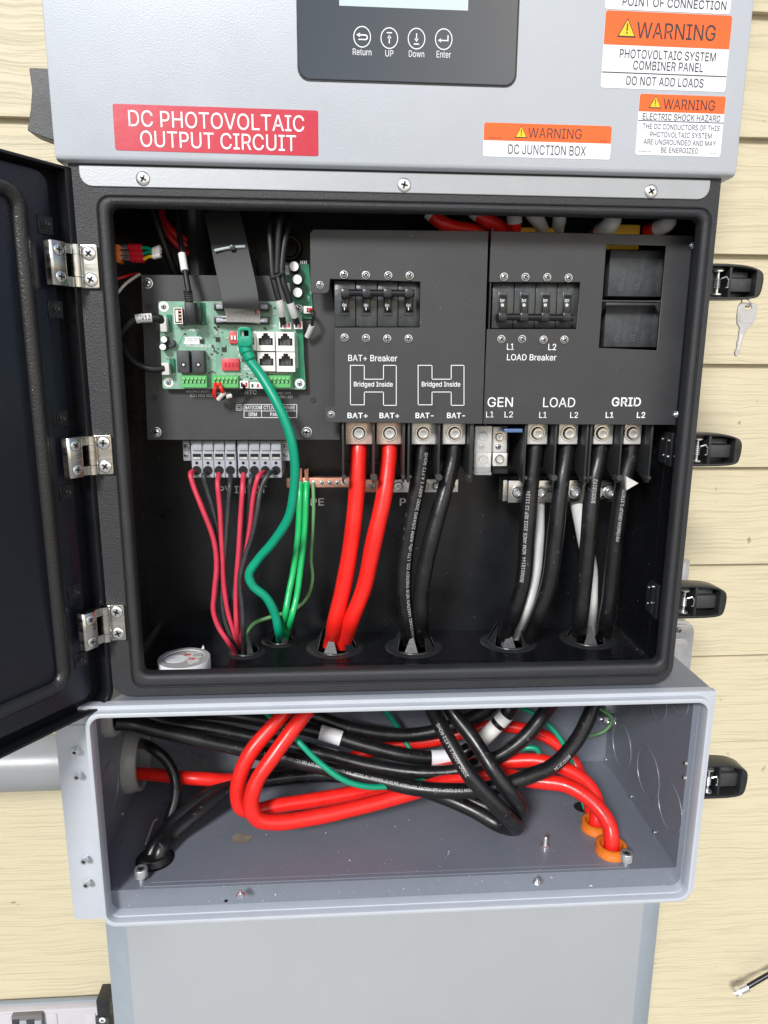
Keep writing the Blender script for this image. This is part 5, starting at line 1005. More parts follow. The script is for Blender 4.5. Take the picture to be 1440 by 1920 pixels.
cable('feeder_cable', 'black cable from the left LOAD terminal, wrapped with white tape in the wireway', 'cable',
      [(1004, 826, .062), (1001, 860, .060), (995, 910, .058), (988, 1000, .054), (981, 1090, .052), (964, 1150, .055), fl(945, 1206), (960, 1280, .070), (955, 1332, .076), (931, 1360, .078), (900, 1390, .078), (862, 1414, .078), (820, 1421, .078), (759, 1416, .080), (680, 1397, .088), (600, 1373, .096), (520, 1356, .100), (420, 1338, .100), (300, 1330, .098), pexit(.014, .018)],
      RC, 'black_cable', 'load and grid cables', bands=[(.440, .466, 'white_plastic'), (.475, .525, 'white_plastic'), (.605, .645, 'tape_white'), (.765, .792, 'tape_white')], prints=[('B000018144  NOM ANCE 2023 SEP 12 11124', .06, .0032, .45, True), ('600U SR (-40C) (UL)', .27, .0032, .4, True)])
cable('neutral_cable', 'white neutral cable running down between the two LOAD cables', 'cable', [(1009, 905, .084), (1007, 950, .082), (1006, 1020, .072), (999, 1085, .066), (984, 1140, .062), fl(964, 1196), fl(960, 1200, -.02)], .0072, 'white_cable', 'neutral cables')
cable('neutral_cable', 'white neutral cable running down between the two GRID cables', 'cable', [(1076, 905, .084), (1084, 950, .082), (1096, 1010, .078), (1107, 1070, .076), (1107, 1130, .072), fl(1103, 1190), fl(1103, 1192, -.02)], .0072, 'white_cable', 'neutral cables')
# solar wires
PVW = [('red', [(366, 883), (357, 889), (363, 912), (381, 958), (400, 1010), (406, 1055), (402, 1110), (400, 1145), (410, 1176), (428, 1204)], (440, 1228), 'leftmost red solar wire from the first clamp, bowing furthest left'),
       ('black', [(389, 886), (382, 892), (387, 914), (398, 950), (408, 995), (412, 1050), (410, 1110), (411, 1150), (420, 1188)], (440, 1224), 'leftmost black solar wire, from the second clamp'),
       ('red', [(411, 884), (408, 905), (412, 950), (416, 1030), (420, 1100), (428, 1150), (440, 1190)], (447, 1222), 'red solar wire from the third clamp, running straight down'),
       ('black', [(433, 886), (431, 910), (428, 950), (424, 1010), (419, 1070), (416, 1120), (421, 1160), (434, 1198)], (446, 1224), 'black solar wire from the fourth clamp'),
       ('red', [(457, 884), (455, 910), (451, 970), (447, 1040), (443, 1090), (442, 1130), (444, 1180)], (450, 1222), 'red solar wire from the fifth clamp in the bundle middle'),
       ('black', [(476, 886), (470, 900), (466, 940), (461, 1000), (452, 1060), (440, 1105), (433, 1140), (440, 1185)], (453, 1222), 'black solar wire from the sixth clamp'),
       ('red', [(497, 883), (485, 893), (476, 925), (469, 985), (459, 1050), (449, 1110), (447, 1150), (449, 1185)], (458, 1222), 'rightmost red solar wire, from the seventh clamp'),
       ('black', [(518, 882), (503, 890), (490, 915), (482, 960), (474, 1000), (458, 1050), (450, 1085), (454, 1140), (456, 1180)], (456, 1226), 'rightmost black solar wire, from the eighth clamp')]
for i, (c, pts, end, lab) in enumerate(PVW):
    n_ = len(pts); P = []
    dd = (.046, .056, .050, .052, .046, .058, .050, .044)[i]
    for k, (u, v) in enumerate(pts):
        t = k/(n_-1); d = .066 if k == 0 else (.054+(dd-.054)*min(1, k/3) if k < 4 else dd)
        P.append((u, v, d))
    e = fl(*end); P += [e, e+Vector((0, 0, -.02))]
    cable('solar_wire', lab, 'wire', P, .00235, 'pv_red' if c == 'red' else 'pv_black', 'solar wires', sides=10)
# earth wires
e = fl(524, 1201)
t = cable('network_cable', 'teal network cable plugged into the board and kinked halfway down', 'cable',
      [(459, 655, DPC-.014), (463, 668, DPC-.016), (490, 705, DPC-.020), (524, 765, .016), (545, 820, .014), (553, 870, .016), (551, 920, .020), (541, 970, .026), (513, 1015, .034), (483, 1050, .040), (467, 1077, .042), (474, 1098, .043), (499, 1120, .045), (515, 1150, .048), (522, 1182, .052), e, e+Vector((0, 0, -.02))], .0041, 'teal_cable')[0]
x0, x1, z0, z1 = rect(446, 613, 472, 650, D(DPC-.022)); cx = (x0+x1)/2
mb = MB().prism(rrect(x0, x1, z0, z1, .004, corners=(1, 1, 1, 1)), D(DPC-.024), D(DPC-.008), holes=[rrect(cx-.0032, cx+.0034, z1-.0075, z1-.0028, .0006)])
mb.build('plug_boot', 'teal_cable', t, bevel=.0010)
MB().box(cx-.004, cx+.004, D(DPC-.0155), D(DPC-.004), z1-.009, z1-.0012).build('plug', 'void', t); MB().box(cx-.0030, cx-.0012, D(DPC-.0205), D(DPC-.016), z1-.0073, z1-.0030).build('plug_clip', 'white_plastic', t)
MB().tube(catmull([at_d(459, 640, DPC-.015), at_d(460, 650, DPC-.017), at_d(463.5, 662, DPC-.0175), at_d(470, 674, DPC-.018)], 6), [.0062]*6+[.0060]*6+[.0050]*6+[.0045], 16).build('strain_relief', 'teal_cable', t)
for i, (lab, pts, end) in enumerate((('bright green earth wire, left of the two on the copper bar', [(563, 905), (562, 930), (559, 1000), (550, 1070), (542, 1110), (535, 1150)], (528, 1202)), ('bright green earth wire, right of the two on the copper bar', [(575, 905), (574, 930), (571, 1000), (563, 1070), (556, 1120), (546, 1160)], (536, 1202)))):
    e = fl(*end); P = [(u, v, .084-.05*min(1, k/5)*.6) for k, (u, v) in enumerate(pts)]+[e, e+Vector((0, 0, -.02))]
    o, _ = cable('earth_wire', lab, 'wire', P, .0030, 'green_cable', 'bright green earth wires', sides=12)
    q = MB(); b0 = at_d(pts[0][0], 900, .086)
    for k in range(6):
        a = k*1.05; q.tube([b0+Vector((.0011*math.cos(a), .0011*math.sin(a), 0)), b0+Vector((.0014*math.cos(a+.3), .0014*math.sin(a+.3), .010+.0015*random.random()))], .0007, 6)
    q.build('copper_strand', 'copper', o)
e = fl(462, 1218)
cable('earth_wire', 'thin pale green earth wire curling left behind the bright green ones', 'wire', [(587, 906, .086), (588, 950, .082), (586, 1000, .082), (583, 1050, .084), (586, 1085, .086), (576, 1120, .086), (553, 1142, .082), (510, 1156, .076), (478, 1168, .068), (462, 1186, .060), e, e+Vector((0, 0, -.02))], .0019, 'pale_green', sides=10)
# leads at the control board
o, _ = cable('usb_cable', 'black data cable with a white sleeve plugged into the board', 'cable', [(331, 388, .060), (334, 420, .055), (338, 450, .048), (345, 490, .038), (350, 525, .032), (354, 548, DPC-.014)], .0024, 'black_rubber')
MB().tube([at_d(341, 476, .0395), at_d(346.5, 508, .0345)], .0031, 14).build('sleeve', 'white_plastic', o)
P = [at_d(352, 545, DPC-.0145), at_d(355, 568, DPC-.0145)]
for i in range(5): MB().cyl(P[0].lerp(P[1], i/5), P[0].lerp(P[1], i/5+.11), .0036, 14).build('strain_rib', 'black_rubber', o)
MB().pbox(346, 566, 366, 605, DPC-.020, DPC-.007).build('plug', 'black_rubber', o, bevel=.0012)
# flat ribbon in its sleeve
def strip(pts, w, th, m, name, parent=None, n=8):
    """flat band: pts (u,v,d) centre line, w width in metres"""
    P = path(pts, n); N = len(P); mb = MB(); vs = []
    ws = w if isinstance(w, (list, tuple)) else [w]*N
    for i in range(N):
        T = (P[min(i+1, N-1)]-P[max(i-1, 0)]).normalized(); B = T.cross(Vector((0, -1, .0))).normalized(); Nn = B.cross(T).normalized()
        for a, b in ((-1, -1), (1, -1), (1, 1), (-1, 1)): vs.append(P[i]+B*(a*ws[i]/2)+Nn*(b*th/2))
    fs = [(0, 1, 2, 3), (4*N-4, 4*N-1, 4*N-2, 4*N-3)]
    for i in range(N-1):
        for k in range(4): fs.append((4*i+k, 4*i+(k+1) % 4, 4*i+4+(k+1) % 4, 4*i+4+k))
    return mb.add(vs, fs).build(name, m, parent, bevel=.0002, seg=1)
rb = thing('ribbon_cable', 'wide flat ribbon cable in a black sleeve coming down to the board', 'cable', at_d(440, 500, .03))
strip([(414, 392, .055), (426, 440, .044), (436, 490, .032), (447, 540, .024), (451, 566, .022), (452, 579, .025)], .0300, .0018, 'ribbon_sleeve', 'sleeve', rb)
strip([(452, 574, .0255), (455, 586, .031), (456, 594, .0335), (456, 604, .0345)], .0285, .0010, 'ribbon_grey', 'ribbon', rb)
q = MB()
for i in range(26):
    a = -.0135+i*.00108
    p = [at_d(u, v, d)+Vector((a, -.0009, 0)) for u, v, d in ((454, 583, .0295), (456, 594, .0333), (456, 604, .0343))]
    q.tube(p, .00048, 5)
q.build('conductor', 'ribbon_grey', rb)
MB().tube([at_d(476, 548, .0235), at_d(480, 575, .0255), at_d(480, 588, .030)], .0008, 6).build('edge_wire', 'red_dark', rb)
MB().pbox(411, 599, 497, 603.5, DPC-.0105, DPC-.007).build('strain_clip', 'grey_plastic', rb, bevel=.0004)
zt = MB().tube([at_d(402, 470, .0335), at_d(420, 466, .0345), at_d(434, 463.5, .0345), at_d(460, 462, .035)], 0.0012, 8).build('cable_tie', 'socket_steel'); tag(zt, 'black cable tie cinched round the flat ribbon sleeve', 'cable tie')  # steel colour on the black strap paints its glint
MB().pbox(431, 459, 440, 469, .0315, .035).build('tie_head', 'black_plastic', zt, bevel=.0004); MB().pbox(403, 466, 429, 471, .0330, .0345).build('tie_glint', 'zinc', zt) if False else None
cable('lead', 'thin black lead looping out right of the ribbon tie', 'wire', [(455, 461, .046), (470, 467, .05), (480, 485, .055), (484, 515, .062)], .0012, 'black_rubber', sides=8)
# sleeved fan leads
fanl = []
for i, (lab, pts, lb) in enumerate((('leftmost black sleeved lead of the tied bundle, ending at the left board plug', [(516, 398, .045), (506, 420, .032), (508, 470, .026), (511, 515, .024), (518, 545, .024), (526, 575, .026), (531, 606, .036)], True),
                                ('black sleeved lead with a folded loop in the bundle middle', [(519, 512, .024), (521, 460, .024), (523, 415, .024), (524, 402, .030), (527, 405, .038), (528, 450, .036), (526, 512, .028)], False),
                                ('rightmost black sleeved lead of the bundle, ending at the right board plug', [(548, 392, .055), (538, 430, .032), (530, 480, .026), (529, 520, .024), (538, 550, .025), (548, 580, .028), (557, 606, .036)], True))):
    o, P = cable('fan_lead', lab, 'wire', pts, .0027, 'black_rubber', 'fan leads', sides=10)
    if lb:
        k0 = int(len(P)*.76); k1 = int(len(P)*.92); MB().tube(P[k0:k1], .0033, 12).build('sleeve', 'white_sleeve', o)
q = MB().tube([at_d(509, 521, .0205), at_d(520, 517, .0195), at_d(534, 510, .0205)], .0010, 8).build('cable_tie', 'black_plastic'); tag(q, 'black cable tie bundling the sleeved fan leads', 'cable tie')
MB().torus(at_d(543, 465, .09), NF, .0095, .0025, 30, 10).build('grommet', 'black_rubber', enc)
o, P = cable('lead', 'short black and red lead with a white 24V sleeve by the power board', 'wire', [(579, 581, DP2-.006), (584, 582, .036), (587, 590, .034), (586, 604, .036), (581, 620, .040), (576, 631, .044)], .0013, 'black_rubber', sides=8)
k0 = int(len(P)*.68); MB().tube(P[k0:], .0024, 12).build('sleeve', 'white_sleeve', o); MB().tube(P[:12], .0015, 8).build('red_end', 'red_cable', o)
o, P = cable('lead', 'black sleeved lead with the white CN12 sleeve on the left of the board', 'wire', [(212, 640, .034), (236, 612, .030), (250, 600, .030), (280, 596, .032), (300, 597, .035), (304, 603, .037)], .0031, 'black_rubber', sides=12)
k0, k1 = int(len(P)*.44), int(len(P)*.66); sv = MB().tube(P[k0:k1], .0037, 14).build('sleeve', 'white_plastic', o)
c = P[(k0+k1)//2]; y_ = c.y-.0039; q = MB(); vs, fs = glyphs('CN12', .02); kx = .0118; kz = .0044
q.add([(c.x+(x-.5)*kx, y_, c.z+(y-.5)*kz+(x-.5)*.0012) for x, y in vs], fs); q.build('lettering', 'black_ink', sv)
cable('lead', 'black ribbed lead entering the lower left plug of the board', 'wire', [(222, 630, .050), (232, 655, .040), (252, 680, .034), (285, 692, .034), (308, 691, .037)], .0031, 'black_rubber', sides=12)
for lab, pts, m in (('left short red wire in the middle green terminal strip', [(404, 719, .034), (403, 728, .030), (401, 738, .032), (405, 746, .038), (412, 747, .044)], 'red_cable'), ('right short red wire in the middle green terminal strip', [(412, 719, .034), (414, 727, .030), (418, 735, .032), (420, 742, .040)], 'red_cable')):
    cable('lead', lab, 'wire', pts, .0015, m, sides=8)
o = MB().tube(catmull([at_d(415, 748, .040), at_d(424, 744, .036), at_d(436, 742, .038), at_d(455, 737, .044), at_d(458, 728, .040), at_d(456, 722, .037)], 6), .0013, 8).build('lead', 'black_rubber'); tag(o, 'short black lead with white end sleeves below the board', 'wire')
MB().tube([at_d(409, 749, .036), at_d(421, 736, .033)], .0020, 10).build('sleeve', 'white_sleeve', o); MB().tube([at_d(424, 744, .035), at_d(434, 742, .0365)], .0020, 10).build('sleeve', 'white_sleeve', o)
# upper left clutter
for i, (lab, pts, r, m) in enumerate((('outermost red lead curving down at the top left', [(292, 385, .090), (300, 400, .088), (318, 425, .084), (350, 452, .086)], .0028, 'red_dark'), ('middle red lead curving down at the top left', [(303, 385, .086), (306, 408, .082), (325, 436, .080), (350, 462, .084)], .0028, 'red_dark'), ('lowest red lead curving down at the top left', [(298, 398, .08), (308, 430, .078), (335, 462, .078), (352, 475, .084)], .0028, 'red_dark'),
        ('thick black lead falling diagonally behind the control plate', [(283, 384, .07), (295, 420, .07), (312, 470, .072), (330, 520, .08)], .0036, 'black_rubber'), ('thin white lead at the lower left of the control plate', [(218, 552, .05), (236, 532, .055), (262, 514, .065)], .0013, 'white_sleeve'), ('thin red lead at the lower left of the control plate', [(218, 524, .055), (236, 518, .06), (256, 512, .07)], .0012, 'red_dark'))):
    cable('lead', lab, 'wire', pts, r, m, sides=10)
sw = thing('plug_connector', 'orange connector with three red crimp sleeves on the left inner wall', 'connector', at_d(225, 474, .05))
MB().pbox(216, 458, 223, 492, .045, .058).build('connector_body', 'orange', sw, bevel=.0005)
for i, (v, m) in enumerate(((464, 'teal_cable'), (475, 'teal_cable'), (485, 'yellow_wire'))):
    a, b = at_d(223, v-1, .05), at_d(242+i*2, v, .049); MB().cyl(a, b, .0019, 10).build('crimp', 'steel', sw)
    c = at_d(266+i*2, v+1, .048); s_ = MB().cyl(b, c, .0031, 14).build('crimp_sleeve', 'red_sleeve', sw)
    e_ = at_d(287, (470, 474, 481)[i], .046); MB().tube([c, c.lerp(e_, .5)+Vector((0, 0, .001)), e_], .0014, 8).build('wire', m, sw)
    MB().tube([e_, at_d(301, (464, 470, 478)[i], .045)], .0024, 10).build('sleeve', 'white_sleeve', sw)
c = at_d(366, 458, .10); MB().lathe(c+Vector((0, 0, -.030)), (0, 0, 1), [(.016, 0), (.016, .025), (.0125, .030), (.0125, .055), (.015, .058), (.015, .10)], 24).build('cable_gland', 'black_plastic', enc)
# upper right leads
for i, (lab, p0, p1, p2, r) in enumerate((('thick red lead with white sleeve behind the left cover plate', (806, 396), (832, 420), (905, 436), .0062), ('red lead with white sleeve left of the cover joint', (888, 394), (912, 412), (950, 432), .0062),
        ('upright red lead with white sleeve right of the cover joint', (962, 396), (965, 418), (962, 440), .0058), ('white sleeved lead leaning right above the right cover plate', (994, 396), (1008, 412), (1020, 436), .0056), ('short white sleeved lead in the shade above the right cover plate', (1046, 392), (1049, 408), (1044, 436), .0056),
        ('bent red lead with white sleeve above the yellow sheet', (1150, 398), (1146, 418), (1112, 446), .0068), ('rightmost red lead with white sleeve bending left', (1258, 400), (1250, 420), (1214, 434), .0062))):
    P = path([(p0[0], p0[1], .048), (p1[0], p1[1], .040 if i > 4 else .046), (p2[0], p2[1], .060)], 14)
    o, _ = cable('power_lead', lab, 'cable', [P[0]]+[p for p in P[1:-1:3]]+[P[-1]], r, 'red_cable' if i not in (3, 4) else 'white_sleeve', 'power leads under the cover edge')
    s0, s1 = ((0, 6), (0, 8), (6, 15), (3, 16), (3, 12), (10, 24), (10, 22))[i]
    MB().tube(P[s0:s1], r+.0006, 16).build('sleeve', 'white_sleeve', o)
# tape roll
c = atZ(344, 1236, FZ+.0115); rr = .0238; c = Vector((c.x, max(c.y, D(.0130)+rr+.0006), FZ))
tp = thing('tape_roll', 'roll of white tape lying on the enclosure floor in the left corner', 'tape roll', c)
MB().lathe(c+Vector((0, 0, .0002)), (0, 0, 1), [(rr, 0), (rr, .011), (rr-.0003, .0114), (rr*.80, .0114), (rr*.79, .0106)], 48).build('tape', 'tape_white', tp)
MB().lathe(c+Vector((0, 0, .0104)), (0, 0, 1), [(rr*.985, -.0006), (rr*.985, .0014), (rr*.80, .0014), (rr*.79, -.0006)], 48).build('side_rim', 'tape_grey', tp)
cr = MB().lathe(c+Vector((0, 0, .0105)), (0, 0, 1), [(rr*.785, 0), (rr*.785, .0006), (.0001, .0006)], 40).build('core_card', 'tape_grey', tp)
ztp = c.z+.0113
XY = lambda a, b, t: (a, b, t)
MB().prism([(c.x-.3*rr+.42*rr*math.cos(a), c.y-.05*rr+.36*rr*math.sin(a)) for a in [2*math.pi*i/24 for i in range(24)]], ztp-.0004, ztp+.0001, fr=XY).build('paper_disc', 'tape_white', cr)
MB().prism([(c.x+x*rr, c.y+y*rr) for x, y in ((.0, .60), (.45, .58), (.68, .25), (.62, -.35), (.3, -.60), (.10, -.1))], ztp-.0004, ztp, fr=XY).build('paper_disc', 'white_sleeve', cr)
def flat(s, x, y, w, h, m, par, bold=0.):
    vs, fs = glyphs(s, bold); MB().add([(c.x+x*rr+(a-.5)*w*rr, c.y+y*rr+(b-.5)*h*rr, ztp+.0002) for a, b in vs], fs).build('lettering', m, par)
flat('3M', .05, .33, .26, .20, 'print_red', cr, .05); flat('3M', .30, -.08, .26, .20, 'print_red', cr, .05)
flat('Scotch 35', .48, .36, .36, .10, 'black_ink', cr); flat('Vinyl Electrical', .5, .20, .40, .10, 'black_ink', cr); flat('Tape', .60, -.10, .20, .10, 'black_ink', cr); flat('3/4 in', -.35, .0, .30, .10, 'black_ink', cr)
e = c+Vector((.5*rr, .86*rr, .0114)); MB().add([e, e+Vector((.003, .0005, 0)), e+Vector((.002, .0003, .004)), e+Vector((.001, -.0006, .0002))], [(0, 1, 2), (0, 2, 3), (1, 3, 2), (0, 3, 1)]).build('loose_end', 'tape_white', tp)
# ================================================================== WIREWAY (grey box below)
YG = -.2952; GBK = -.0915
gw = thing('wireway', 'open grey metal wireway box full of cables under the black enclosure', 'wireway', (0, YG, -.5051))
MB().prism([(-.2945, -.5001), (.2870, -.5001), (.2870, -.2902), (-.2945, -.2902)], -.2788, GBK, holes=[[(G0, GF), (G1, GF), (G1, -.2917), (G0, -.2917)]]).build('body', 'gutter_shaded', gw)
MB().box(-.2945, .2870, GBK+.0002, GBK+.003, -.5001, -.2902).build('back_panel', 'gutter_shaded', gw)
MB().box(-.2945, .2870, GBK+.003, -.012, -.49, -.2957).build('mounting_channel', 'gutter_shaded', gw)
MB().prism(rrect(-.2975, .2878, -.5013, -.2895, .003), -.2879, -.2787, holes=[rrect(-.2668, .2781, -.4996, -.2970, .009)]).build('front_frame', 'gutter_lit', gw, bevel=.0040, seg=4)
MB().prism(rrect(-.2706, .2820, -.5051, -.2929, .0125, 7), YG, -.2814, holes=[rrect(-.2664, .2777, -.5006, -.2973, .0095, 7)]).build('opening_lip', 'gutter_lit', gw, bevel=.0012, seg=2)
fg = MB().prism(rrect(-.2980, -.2712, -.5006, -.3061, .004, corners=(1, 0, 0, 0)), -.2891, -.2876).build('side_flange', 'gutter_lit', gw, bevel=.0004, seg=1)
MB().prism(rrect(-.2950, -.2689, -.3056, -.2902, .002), -.2889, -.2874).build('corner_piece', 'gutter_lit', gw, bevel=.0004, seg=1)
MB().box(.2880, .2896, -.2856, -.2783, -.3119, -.2905).build('corner_piece', 'gutter_lit', gw, bevel=.0005)
for u, v in ((146, 1403), (150, 1449), (163, 1606), (167, 1650)): screw(gw, at(u, v, -.2891), (-.1, -1, -.05), .0030, 'capscrew', 'screw', 'steel')
# inner floor plates and their folds
p0, p1 = -.2376, .2265
MB().prism([(p0, -.2767), (p1, -.2767), (p1-.004, -.2673), (p1-.004, GBK-.001), (p0+.004, GBK-.001), (p0+.004, -.2673)], GF+.0002, GF+.0014, fr=lambda a, b, t: (a, b, t)).build('floor_plate', 'gutter_shaded', gw)
MB().box(p0+.006, p1-.006, -.2722, -.0989, GF+.0012, GF+.0018).build('floor_plate', 'gutter_shaded', gw)
# knockouts
def knock(u, v, r, X, sgn, rings=1):
    p = atX(u, v, X); MB().lathe(p, (sgn, 0, 0), [(r, -.0003), (r-.0002, .0007), (r-.0007, .0007), (r-.0009, .0001), (.0001, .00012)], 44).build('knockout', 'gutter_shaded', gw, smooth=12)
for u, v, r in ((1166, 1398, .0265), (1215, 1449, .0265), (1256, 1512, .0250), (1235, 1316, .0185), (1274, 1306, .0185)): knock(u, v, r, G1, -1)
knock(206, 1477, .0265, G0, 1)
for u, v in ((1286, 1431), (1284, 1458)): screw(gw, atX(u, v, G1), (-1, 0, 0), .0030, 'pan')
for u, v in ((1183, 1493), (1227, 1560), (1136, 1424)): screw(gw, atX(u, v, G1), (-1, 0, 0), .0024, 'pan')
screw(gw, atX(231, 1526, G0), (1, 0, 0), .0022, 'pan')
# conduit and its fitting on the left
rc_ = atX(244, 1424, G0)
ft = MB().lathe(rc_, (1, 0, 0), [(.036, -.0005), (.036, .006), (.034, .010), (.0335, .0145), (.030, .0150), (.0285, .0135), (.0285, .0006)], 48).build('conduit_bushing', 'pvc', gw)
MB().lathe(rc_, (1, 0, 0), [(.0283, .0008), (.0001, .0009)], 36).build('bore', 'void', ft)
f2 = MB().lathe(lh, (1, 0, 0), [(.023, -.0005), (.023, .006), (.021, .010), (.0175, .010), (.0165, .008), (.0165, .0006)], 40).build('conduit_bushing', 'pvc', gw); MB().lathe(lh, (1, 0, 0), [(.0163, .0008), (.0001, .0009)], 36).build('bore', 'void', f2)
cn = MB().lathe(Vector((-1.2, rc_.y, rc_.z)), (1, 0, 0), [(.0300, 0), (.0300, .905), (.0305, .9055), (.0305, .9145)], 40).build('conduit', 'pvc_pipe'); tag(cn, 'grey plastic conduit running into the left side of the wireway', 'conduit')
# floor hardware
screw(gw, atZ(266, 1652, GF), (0, 0, 1), .0060, 'capscrew', 'bolt', 'zinc'); screw(gw, atZ(1173, 1622, GF), (0, 0, 1), .0060, 'capscrew', 'bolt', 'zinc')
screw(gw, atZ(451, 1679, GF+.001), (0, 0, 1), .0042, 'nut', 'nut', 'zinc'); screw(gw, atZ(1007, 1655, GF+.001), (0, 0, 1), .0042, 'nut', 'nut', 'zinc')
p = atZ(1022, 1588, GF+.002); MB().lathe(p, (0, 0, 1), [(.0042, 0), (.0042, .002), (.0022, .0026), (.0020, .011), (.0015, .0118)], 16).build('stud', 'steel', gw)
p = atZ(424, 1692, GF); MB().lathe(p, (0, 0, 1), [(.0018, .0016), (.0001, .0018)], 12).build('screw_hole', 'void', gw)
# worn patch and crumbs on the floor
p = atZ(452, 1572, GF+.0024); q = MB(); N = 30
q.add([p+Vector(((.0105+.0016*math.sin(3*a+1)+.001*math.sin(7*a))*math.cos(a), (.0075+.0012*math.sin(4*a))*math.sin(a), 0)) for a in [2*math.pi*i/N for i in range(N)]], [tuple(range(N))])
q.build('worn_patch', 'stain', gw)
random.seed(11); q = MB()
for i in range(46):
    u, v = random.uniform(300, 1230), random.uniform(1530, 1690); p = atZ(u, v, GF+.0026); s = random.choice((.0003, .0004, .0006))
    q.add([p+Vector((random.uniform(-1, 1)*s*2, random.uniform(-1, 1)*s*1.4, random.uniform(0, 1)*s)) for _ in range(4)], [(0, 1, 2), (0, 2, 3), (0, 3, 1), (1, 3, 2)])
for u, v, s in ((1033, 1646, .0016), (1108, 1661, .0018), (985, 1655, .0012), (767, 1538, .0010), (612, 1562, .0012)):
    p = atZ(u, v, GF+.0026)
    q.add([p+Vector((random.uniform(-1, 1)*s, random.uniform(-1, 1)*s*.7, random.uniform(0, 1)*s*.5)) for _ in range(5)], [(0, 1, 2), (0, 2, 3), (0, 3, 4), (1, 2, 4)])
db = q.build('debris', 'white_plastic'); tag(db, 'white crumbs and drill chips scattered on the wireway floor', 'debris', kind='stuff')
# bushings in the wireway floor
def ring(name, label, p, m, ax=(0, 0, 1), R=.0125, h=.009, group=None):
    o = MB().lathe(p, ax, [(R+.003, -.0005), (R+.003, h*.4), (R+.0022, h*.5), (R+.0022, h), (R+.0010, h+.0006), (R-.0010, h+.0004), (R-.0014, h-.002), (R-.0014, .002)], 36).build(name, m); return tag(o, label, 'bushing', group)
ring('cable_bushing', 'orange bushing nearest the front, round the outer red cable', gb1+Vector((0, 0, .0015)), 'orange', group='orange bushings'); ring('cable_bushing', 'orange bushing further back, half hidden by the front red cable', gb2+Vector((0, 0, .0015)), 'orange', group='orange bushings')
o = MB().lathe(hb, (0, 0, 1), [(.0155, .0), (.0160, .003), (.0140, .006), (.0130, .008), (.0110, .0075)], 30).lathe(hb, (0, 0, 1), [(.0185, .0024), (.0001, .0026)], 22).build('cable_grommet', 'black_rubber'); tag(o, 'black rubber grommet round the black cables in the left floor corner', 'grommet')
p = atZ(1092, 1517, GF); MB().lathe(p, (0, 0, 1), [(.0095, .0024), (.0001, .0026)], 24).build('floor_hole', 'void', gw)
# more cables inside the wireway
cable('battery_cable', 'dark red cable running out of the conduit behind the red loop', 'cable', [Vector((-.295, rc_.y-.006, rc_.z-.017)), at(255, 1451, rc_.y-.006), (360, 1459, .074), (438, 1462, .082), (560, 1448, .108), (650, 1424, .120), (724, 1401, .126), (818, 1388, .126), (865, 1375, .124), (910, 1363, .120), (960, 1363, .114), (1026, 1383, .104), (1070, 1420, .092), (1088, 1455, .080), (1100, 1488, .066), atZ(1111, 1530, GF+.004), atZ(1111, 1532, GF-.01)], .0070, 'red_cable')
cable('feeder_cable', 'thin black cable leaving the conduit and dropping to the left grommet', 'cable', [Vector((-.295, rc_.y+.004, rc_.z+.016)), at(255, 1394, rc_.y+.004), (284, 1402, .080), (311, 1424, .074), (328, 1458, .066), (330, 1492, .056), (318, 1535, .044), (303, 1572, .030), hb+Vector((.001, .010, .003)), hb+Vector((.001, .010, -.012))], .0056, 'black_cable')
cable('earth_wire', 'teal earth wire dipping in front of the black cables', 'wire', [(480, 1312, .070), (501, 1338, .060), (552, 1383, .036), (597, 1428, .026), (644, 1462, .020), (690, 1475, .022), (760, 1470, .036), (850, 1452, .066), (915, 1428, .072), (960, 1411, .066), (988, 1402, .062), (1006, 1405, .060), (1012, 1422, .062), (1012, 1440, .064)], .0030, 'teal_cable', 'teal earth wires', sides=12)
cable('earth_wire', 'teal earth wire going down behind the black cables at the middle', 'wire', [(714, 1318, .128), (722, 1332, .128), (745, 1363, .128), (768, 1404, .118), (790, 1440, .10), (870, 1462, .09)], .0029, 'teal_cable', 'teal earth wires', sides=12)
cable('earth_wire', 'teal earth wire arching down to the floor hole on the right', 'wire', [(950, 1322, .11), (986, 1331, .106), (1026, 1357, .098), (1052, 1388, .090), (1073, 1434, .080), (1086, 1480, .068), (1096, 1512, .058), p+Vector((.003, -.004, .0)), p+Vector((.003, -.004, -.01))], .0028, 'teal_cable', 'teal earth wires', sides=12)
cl = thing('ground_clamp', 'small zinc ground clamp at the back right corner of the wireway', 'clamp', at_d(1150, 1345, .176))
MB().pbox(1136, 1316, 1160, 1338, .164, .180).build('strap', 'zinc', cl, bevel=.0008)
MB().pbox(1124, 1346, 1160, 1356, .162, .180).build('jaw', 'zinc', cl, bevel=.001)
for u, v in ((1128, 1350), (1155, 1357), (1141, 1355)): fscrew(cl, u, v, .161, 6)
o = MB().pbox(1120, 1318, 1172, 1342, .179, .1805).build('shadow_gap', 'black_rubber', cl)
cable('earth_wire', 'pale green bare ended wire held in the ground clamp', 'wire', [(1108, 1312, .13), (1124, 1328, .128), (1146, 1344, .126), (1146, 1356, .128), (1134, 1370, .128), (1118, 1377, .130), (1102, 1380, .134), (1085, 1378, .14)], .0021, 'pale_green', sides=10)
q = MB().tube([atZ(273, 1583, GF+.004), atZ(288, 1540, GF+.006), atZ(294, 1536, GF+.004)], .0012, 6).build('tie_tail', 'white_sleeve'); tag(q, 'white cut cable tie tail lying beside the left black cables', 'cable tie')
latch(1322, 1428, 1393, 1494, d=.0042, parent=gw, x_in=.2880)
